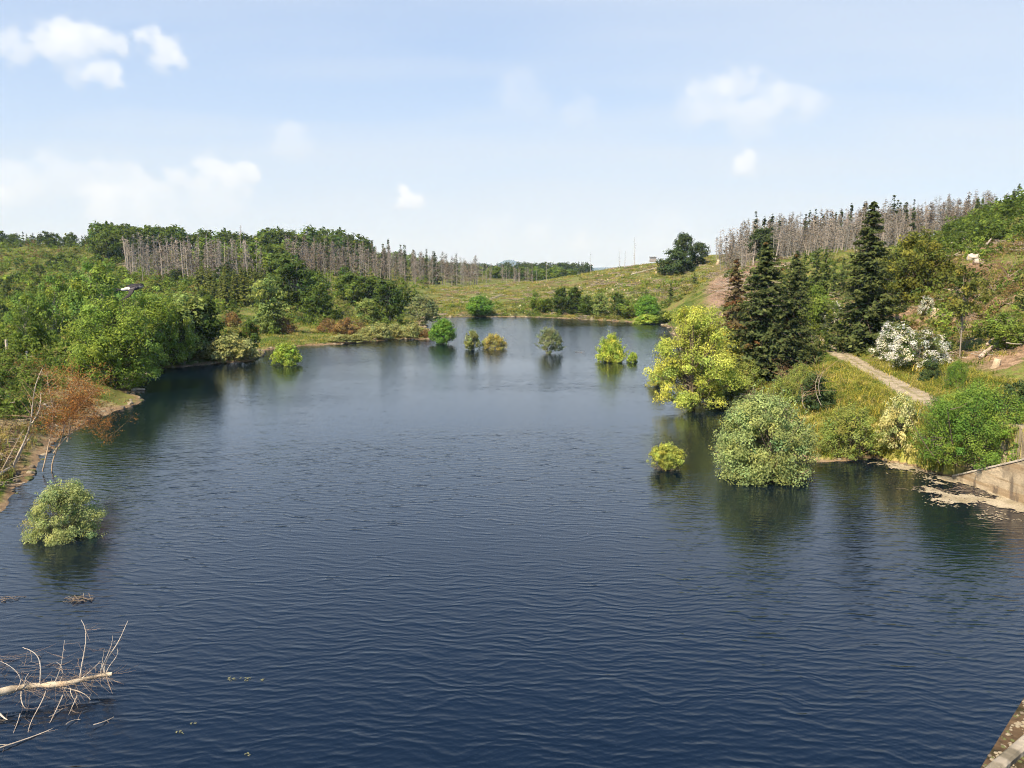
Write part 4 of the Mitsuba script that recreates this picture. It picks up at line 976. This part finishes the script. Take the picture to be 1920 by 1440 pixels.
# drift, leaves on the water
def drift(key, px, py, n, L, label, col=(.20, .165, .13)):
    q = on_level(px, py); m = Mesh()
    for _ in range(n):
        p = q + np.array([fr.normal(0, L), fr.normal(0, L * .35), fr.uniform(0, .08)]); a_ = fr.uniform(0, 6.28); d = np.array([math.cos(a_), math.sin(a_), fr.normal(0, .25)]) * fr.uniform(.1, .35)
        m.tube(curve(p - d, p + d, fr, -.1, 4), np.linspace(.012, .005, 4), tint(col, fr, 1, .05, .2), 4)
    key = free(key); scene[key] = m.ply('wood', smooth=True)
    labels[key] = {'label': label, 'category': 'driftwood'}


drift('drift_twigs', 146, 1126, 34, .26, 'raft of brown twigs floating below the left willow bush')
drift('drift_twigs', 12, 1124, 12, .25, 'few dark twigs poking from the water at the left edge')
drift('drift_twigs', 1088, 661, 14, .5, 'small brown snag in open water left of the pointed yellow-green bush', (.28, .22, .15))
drift('drift_twigs', 1790, 921, 60, 1.3, 'twigs and bark drifted into the pale scum by the wall')
labels['drift_twigs_003']['kind'] = 'stuff'
for px, py in ((432, 1273), (436, 1275), (458, 1272), (462, 1276), (466, 1273), (333, 1373), (338, 1374), (362, 1357), (463, 1414), (494, 1275)):
    m = Mesh(); q = on_level(px, py)
    m.leaves(q + np.stack([fr.normal(0, .05, 5), fr.normal(0, .04, 5), np.full(5, .012) + fr.uniform(0, .01, 5)], -1), np.array([[0, 0, 1.0]] * 5) + fr.normal(0, .12, (5, 3)), .038, (.20, .21, .12), fr)
    key = free('floating_leaves'); scene[key] = m.ply('leaf')
    labels[key] = {'label': 'pale leaves floating on the dark water right of the fallen tree', 'category': 'leaf', 'group': 'leaves floating near the fallen tree'}


def log(key, a_, b_, r, label, cat='log', col=(.42, .38, .32), z=0.0, branches=0):
    p = smooth_line(np.array([a_, (a_ + b_) / 2 + [0, 0, .05], b_]), 8)
    m = Mesh().tube(p, np.linspace(r, r * .6, 8) * fr.uniform(.85, 1.15, 8), tint(col, fr, 8, .03, .12), 7)
    key = free(key); scene[key] = m.ply('wood', smooth=True)
    labels[key] = {'label': label, 'category': cat}


def lying(key, px0, py0, px1, py1, r, label, lift=.12, cat='log', col=(.42, .38, .32)):
    log(key, ground(px0, py0) + [0, 0, lift], ground(px1, py1) + [0, 0, lift], r, label, cat, col)


lying('log', 247, 733, 272, 732, .16, 'pale log at the waterline below the large left willow', .1)
lying('log', 0, 899, 28, 884, .10, 'bare pole lying on the brash at the left edge', .3)
lying('log', 1376, 456 + 62, 1350, 520, .2, 'pale log on top of the earth bank', .2)
lying('log', 1184, 516, 1252, 499, .25, 'long pale log lying across the felled slope', .25, col=(.5, .46, .36))
lying('log', 846, 560, 866, 552, .2, 'short pale log on the felled slope above the left end of the far shore', .2, col=(.5, .46, .36))
lying('log', 905, 566, 948, 553, .16, 'pale log on the felled slope above the far bright green tree', .2, col=(.48, .44, .36))
lying('log', 1838, 676, 1868, 652, .22, 'grey root and log on the bare ground right of the pine', .3, col=(.40, .34, .28))
lying('log', 1850, 660, 1872, 640, .14, 'thinner grey log leaning on the root right of the pine', .6, col=(.40, .34, .28))
lying('log', 1790, 480, 1830, 462, .12, 'grey dead pole on the upper right slope', .4)
lying('log', 1776, 492, 1800, 478, .10, 'short grey pole below the other on the upper right slope', .4)
lying('log', 1848, 468, 1868, 446, .13, 'leaning grey pole right of the sandy outcrop', .6)
for q in range(3):
    kind(f'stump_{q}', **dict(stump=Mesh().tube([[0, 0, -.3], [0, 0, .0], [.02, 0, .5], [.03, .01, 1]], [1.25, .95, .78, .74], np.array([(.26, .20, .14), (.30, .24, .17), (.40, .33, .23), (.60, .52, .38)]) * (1 + .1 * q), 9).ply('wood')))
sr = np.random.default_rng(15)
wood('stump', ['stump_0', 'stump_1', 'stump_2'], plot(230, 850, 1330, 212, 330, rng=sr), .2, .42, 'pale cut stump on the felled slope', 'stump', 'stumps on the felled slope', rng=sr, wide=.85, tilt=6)
for px, py, w, t in ((1752, 600, 20, 'pale stump beside the small white-flowering bush'), (1866, 690, 16, 'grey stump on the bare ground at the right'), (1856, 478, 10, 'grey stump standing on the upper right slope'), (1840, 768, 18, 'grey stump behind the large bright green bush'), (1346, 496, 8, 'white stump at the corner of the hilltop grass')):
    p = ground(px, py); r = w * size_at(p) * .5
    put('stump', 'kind_stump_1', xform(p, (r, r, r * 2.2), 0, (5, 8)), t, 'stump')
for px, py, w, kn, t in ((1342, 664, 26, 0, 'pale boulder between the two yellow willows'), (1795, 462, 26, 1, 'sandy boulder of the outcrop on the upper right slope'), (1806, 455, 20, 2, 'upper sandy boulder of the outcrop'), (1826, 486, 26, 0, 'pale boulder below the outcrop'), (1836, 494, 22, 1, 'lowest pale boulder under the outcrop'),
                         (244, 757, 11, 2, 'grey rock on the tip of the left bank'), (230, 765, 9, 0, 'smaller rock behind the tip of the left bank')):
    p = ground(px, py); r = w * size_at(p) * .5
    put('boulder', f'kind_{"rubble" if px < 300 else "pale_rock"}_{kn}', xform(p + [0, 0, r * .2], (r, r, r * (1.9 if px == 1342 else 1.0)), px), t, 'boulder')
# bare tall trunks
for px, py, h, t in ((1107, 512, 38, 'tallest of the bare trunks left of the skyline pole'), (1190, 500, 55, 'tall thin bare trunk on the far hill skyline'), (1161, 505, 34, 'thin bare trunk, left of the tall skyline one'), (1171, 503, 34, 'thin bare trunk, next to the tall skyline one'), (998, 532, 40, 'bare trunk above the felled slope in mid valley'),
                     (1006, 532, 30, 'shorter bare trunk beside another in mid valley'), (1024, 527, 38, 'lone bare trunk right of the pair in mid valley'), (1038, 506, 22, 'bare snag on the dark forest ridge'), (972, 534, 22, 'short bare trunk left of the pair in mid valley'), (950, 536, 26, 'bare trunk at the left of mid valley'),
                     (413, 478, 46, 'bare snag sticking out over the left crest'), (452, 522, 100, 'very tall bare trunk rising above the left crest'), (316, 516, 70, 'thick pale trunk in the left grove'), (331, 516, 66, 'second thick pale trunk in the left grove'), (458, 520, 62, 'pale reddish trunk right of the left grove')):
    p = ground(px, py); s = size_at(p); p = np.array([p[0], p[1], float(height(p[0], p[1])) - .2])
    put('bare_snag', 'kind_snag' if px != 331 else 'kind_dead_e', xform(p, (h * s * 1.25, h * s * 1.25, h * s), px * 7), t, 'dead tree')
for k, (px, py, h) in enumerate(((610, 552, 38), (616, 552, 40), (622, 552, 36))):
    p = ground(px, py); s = size_at(p)
    put('bare_snag', 'kind_snag', xform(p - [0, 0, .2], (h * s * 1.3, h * s * 1.3, h * s), k * 50), 'pale bare trunk of the three below the left ridge', 'dead tree', 'three bare trunks below the left ridge')
# posts at the left edge
for px, py, h, r, t in ((14, 672, 36, .16, 'thick weathered pale post at the left edge'), (51, 680, 22, .11, 'thinner pale post right of the thick one at the left edge')):
    p = ground(px, py); s = size_at(p)
    m = Mesh().tube(np.array([[0, 0, -.4], [0, 0, .0], [.02, 0, h * s * .5], [.03, .01, h * s * .97], [.03, .01, h * s]]) + p, [r, r, r * .95, r * .9, r * .55], tint((.50, .46, .41), fr, 5, .03, .08), 9)
    key = free('wooden_post'); scene[key] = m.ply('wood'); labels[key] = {'label': t, 'category': 'post'}


# ------------------------------------------------------------------ thin birches at the left bank
def thin_tree(key, stems, Y, r, label, bark, leaf_n, leaf_c, fan, box=None):
    m, lv, P = Mesh(), Mesh(), []
    for pix in stems:
        p = smooth_line(np.array([at(a, b, Y + fr.normal(0, .15)) for a, b in pix]), 14)
        m.tube(p, np.linspace(r, r * .25, 14), tint(bark, fr, 14, .03, .12), 6)
        for _ in range(fan):
            k = fr.integers(5, 14); L = fr.uniform(.5, 1.5); d = np.array([fr.normal(.1, .6), fr.normal(0, .6), fr.uniform(.1, 1.3)]) * L
            q = curve(p[k], p[k] + d, fr, -.05, 5); m.tube(q, np.linspace(r * .3, r * .07, 5), tint(bark, fr, 1, .05, .15) * [1, .8, .6], 4)
            for _ in range(4):
                q2 = q[fr.integers(2, 5)]; e = q2 + fr.normal(size=3) * .38
                m.tube(curve(q2, e, fr, 0, 3), [r * .1, r * .06, r * .03], tint((.26, .15, .08), fr, 1, .05, .2), 3); P.append(np.linspace(q2, e, 6))
    key = free(key); scene[key + '__stems'] = m.ply('wood', smooth=True)
    if leaf_n:
        P = np.vstack(P); P = P[fr.integers(0, len(P), leaf_n)] + fr.normal(0, .13, (leaf_n, 3))
        lv.leaves(P, fr.normal(size=P.shape), .06, tint(leaf_c, fr, leaf_n, .12, .25), fr, 1.7)
        scene[key + '__leaves'] = lv.ply('leaf')
    labels[key] = {'label': label, 'category': 'tree'}


thin_tree('withered_birch', [[(97, 884), (104, 850), (118, 812), (124, 770), (134, 742), (146, 715)], [(80, 884), (90, 840), (97, 806), (100, 770), (92, 730), (88, 700)], [(126, 828), (132, 802), (142, 775), (160, 752), (176, 735)], [(118, 812), (134, 780), (150, 768), (178, 768)], [(100, 850), (130, 815), (165, 800), (198, 826)]],
          float(on_level(90, 886)[1]), .045, 'birch with rust-brown withered leaves leaning over the water at the left bank', (.42, .34, .25), 7000, (.225, .118, .040), 38)
thin_tree('bare_birch', [[(24, 880), (40, 840), (56, 800), (62, 750), (70, 712), (80, 690)], [(56, 800), (70, 778), (76, 755), (75, 735)], [(30, 868), (50, 828), (62, 812)]], float(ground(24, 880)[1]), .065, 'leaning bare white birch left of the withered brown one', (.46, .42, .36), 500, (.12, .14, .04), 7)
thin_tree('bare_birch', [[(-10, 905), (10, 870), (30, 832), (44, 806)]], float(ground(5, 890)[1]), .05, 'bare leaning stem at the left picture edge', (.40, .34, .26), 0, (0, 0, 0), 6)
Yd = float(ground(1536, 762)[1])
thin_tree('dead_shrub', [[(1540, 760), (1530, 735), (1532, 710), (1540, 700)], [(1538, 742), (1536, 716), (1546, 694)], [(1510, 766), (1504, 750), (1508, 735)]], Yd - 1.2, .032, 'grey dead boughs standing in the dark shrub below the track', (.42, .38, .33), 0, (0, 0, 0), 10)
for px, py, t in ((1478, 724, 'bleached dead branch at the foot of the spruces'), (1862, 545, 'grey leafless thicket on the upper right slope'), (1890, 520, 'grey leafless thicket at the right edge of the upper slope'), (1820, 530, 'grey leafless thicket beside the bare earth')):
    Yd = float(ground(px, py)[1]) - .5
    thin_tree('dead_shrub', [[(px, py), (px + 6, py - 16), (px + 14, py - 30)], [(px, py), (px - 8, py - 14), (px - 18, py - 24)], [(px + 2, py), (px + 18, py - 12), (px + 34, py - 16)]], Yd, .055, t, (.27, .24, .21), 0, (0, 0, 0), 16)


# ------------------------------------------------------------------ hut on the far hilltop
p = ground(1224, 491); s = size_at(p)
w, h = 11 * s, 9 * s
hb = trimesh.creation.box((w, w * .8, h)); hb.apply_translation([0, 0, h / 2 - .3])
op = trimesh.creation.box((w * .5, .3, h * .34)); op.apply_translation([0, -w * .4 - .02, h * .42])
body = trimesh.boolean.difference([hb, op], engine='manifold')
scene['hilltop_hut__wall'] = mikit.ply(body.apply_translation(p), {'type': 'diffuse', 'reflectance': rgb(.30, .27, .24)})
rf = trimesh.creation.box((w * 1.25, w * 1.1, .22)); rf.apply_transform(trimesh.transformations.rotation_matrix(.09, [1, 0, 0])); rf.apply_translation(p + [0, 0, h - .15])
scene['hilltop_hut__roof'] = mikit.ply(rf, {'type': 'diffuse', 'reflectance': rgb(.14, .12, .11)})
labels['hilltop_hut'] = {'label': 'small flat-roofed hut on the far hill skyline', 'category': 'hut'}


# ------------------------------------------------------------------ the bird flying past
def bird():
    import manifold3d as m3
    u = .13 / 44                                # metres per photograph pixel at the bird; x to the right, z up, y away
    def ball(x, z, y, r, sx=1.0):
        b = m3.Manifold.sphere(r * u, 24).scale((sx, 1, 1)).translate((x * u, y * u, z * u)); return b
    hull = lambda *b: m3.Manifold.batch_hull(list(b))
    body = hull(ball(-12, -1.5, 0, 3.0), ball(-2, 0, 0, 5.2), ball(8, 1.5, 0, 5.6)) + hull(ball(8, 1.5, 0, 5.6), ball(17, 2.6, 0, 3.9)) + hull(ball(17, 2.8, 0, 3.9), ball(21.5, 1.6, 0, 1.0)) + hull(ball(21, 1.8, 0, 1.0), ball(23.2, 1.2, 0, .25))
    body += hull(ball(-10, -1.5, 0, 3.0), ball(-21, -1.6, 1, 1.6))
    for e in (1, -1):                          # forked tail
        body += hull(ball(-20, -1.6, e * .6, 1.3), ball(-26, -1.2 + e * 1.2, e * 2.5, .8), ball(-30.5, -.6 + e * 3.0, e * 4, .3))
    # near wing hangs down and swept back, far wing is raised behind the back
    body += hull(ball(7, 0, -4, 1.6), ball(-4, -1, -4, 1.4), ball(3, -9, -9, .9), ball(-3, -9, -9, .8)) + hull(ball(4, -8, -8, .9), ball(-3, -9, -9, .8), ball(-4, -17, -14, .5), ball(-9, -16, -14, .5)) + hull(ball(-3, -15, -13, .55), ball(-9, -15.5, -14, .5), ball(-17, -22, -19, .25))
    body += hull(ball(7, 4, 4, 1.3), ball(-5, 3, 4, 1.2), ball(0, 7, 14, .7), ball(-7, 6, 14, .7)) + hull(ball(0, 7, 14, .7), ball(-7, 6, 14, .7), ball(-20, 5, 30, .25))
    body = body.refine_to_length(.0028)
    t = body.to_mesh(); tm = trimesh.Trimesh(t.vert_properties[:, :3], t.tri_verts)
    trimesh.smoothing.filter_taubin(tm, iterations=6)
    return tm, u


bm, u = bird()
bv = bm.vertices / u
x, y, z = bv[:, 0], bv[:, 1], bv[:, 2]
mott = meshkit.noise(bv * .35, 2)
col = np.tile([.018, .018, .026], (len(bv), 1))
spine = np.interp(x, [-12, 8, 17, 22], [0, 3.4, 4.2, 2.2])
onbody = (np.abs(y) < 6.2) & (x > -20)
belly = onbody & (z < spine - 1.9 + mott) & (x > -9) & (z > -6.6)
col[belly] = [.085, .082, .10]
col[onbody & (x > 14.5) & (x < 21) & (z < 2.2 + mott * .8)] = [.33, .335, .32]
col[onbody & (x < -3.2 + mott * 2) & (x > -19) & (z > -3.6) & (z < 1.6 + mott)] = [.5, .51, .49]
col[(z < -7.2)] = [.014, .014, .018]
bp = at(247, 540, 4.35)
spin = T().translate(bp.tolist()).rotate([0, 1, 0], -5).rotate([0, 0, 1], 8)
scene['plumage'] = {'type': 'twosided', 'bsdf': {'type': 'principled', 'base_color': VCOL, 'roughness': .6, 'specular': .2}}
scene['flying_bird__body'] = mikit.ply(bm, 'plumage', smooth=True, color=col, to_world=spin)
for e in (1, -1):
    scene[free('flying_bird__eye')] = mikit.ply(trimesh.creation.icosphere(subdivisions=2, radius=.0016).apply_translation([18.6 * u, e * 3.3 * u, 3.6 * u]), {'type': 'plastic', 'diffuse_reflectance': rgb(.01, .01, .01)}, smooth=True, to_world=spin)
labels['flying_bird'] = {'label': 'black and white martin in flight over the left bank', 'category': 'bird'}
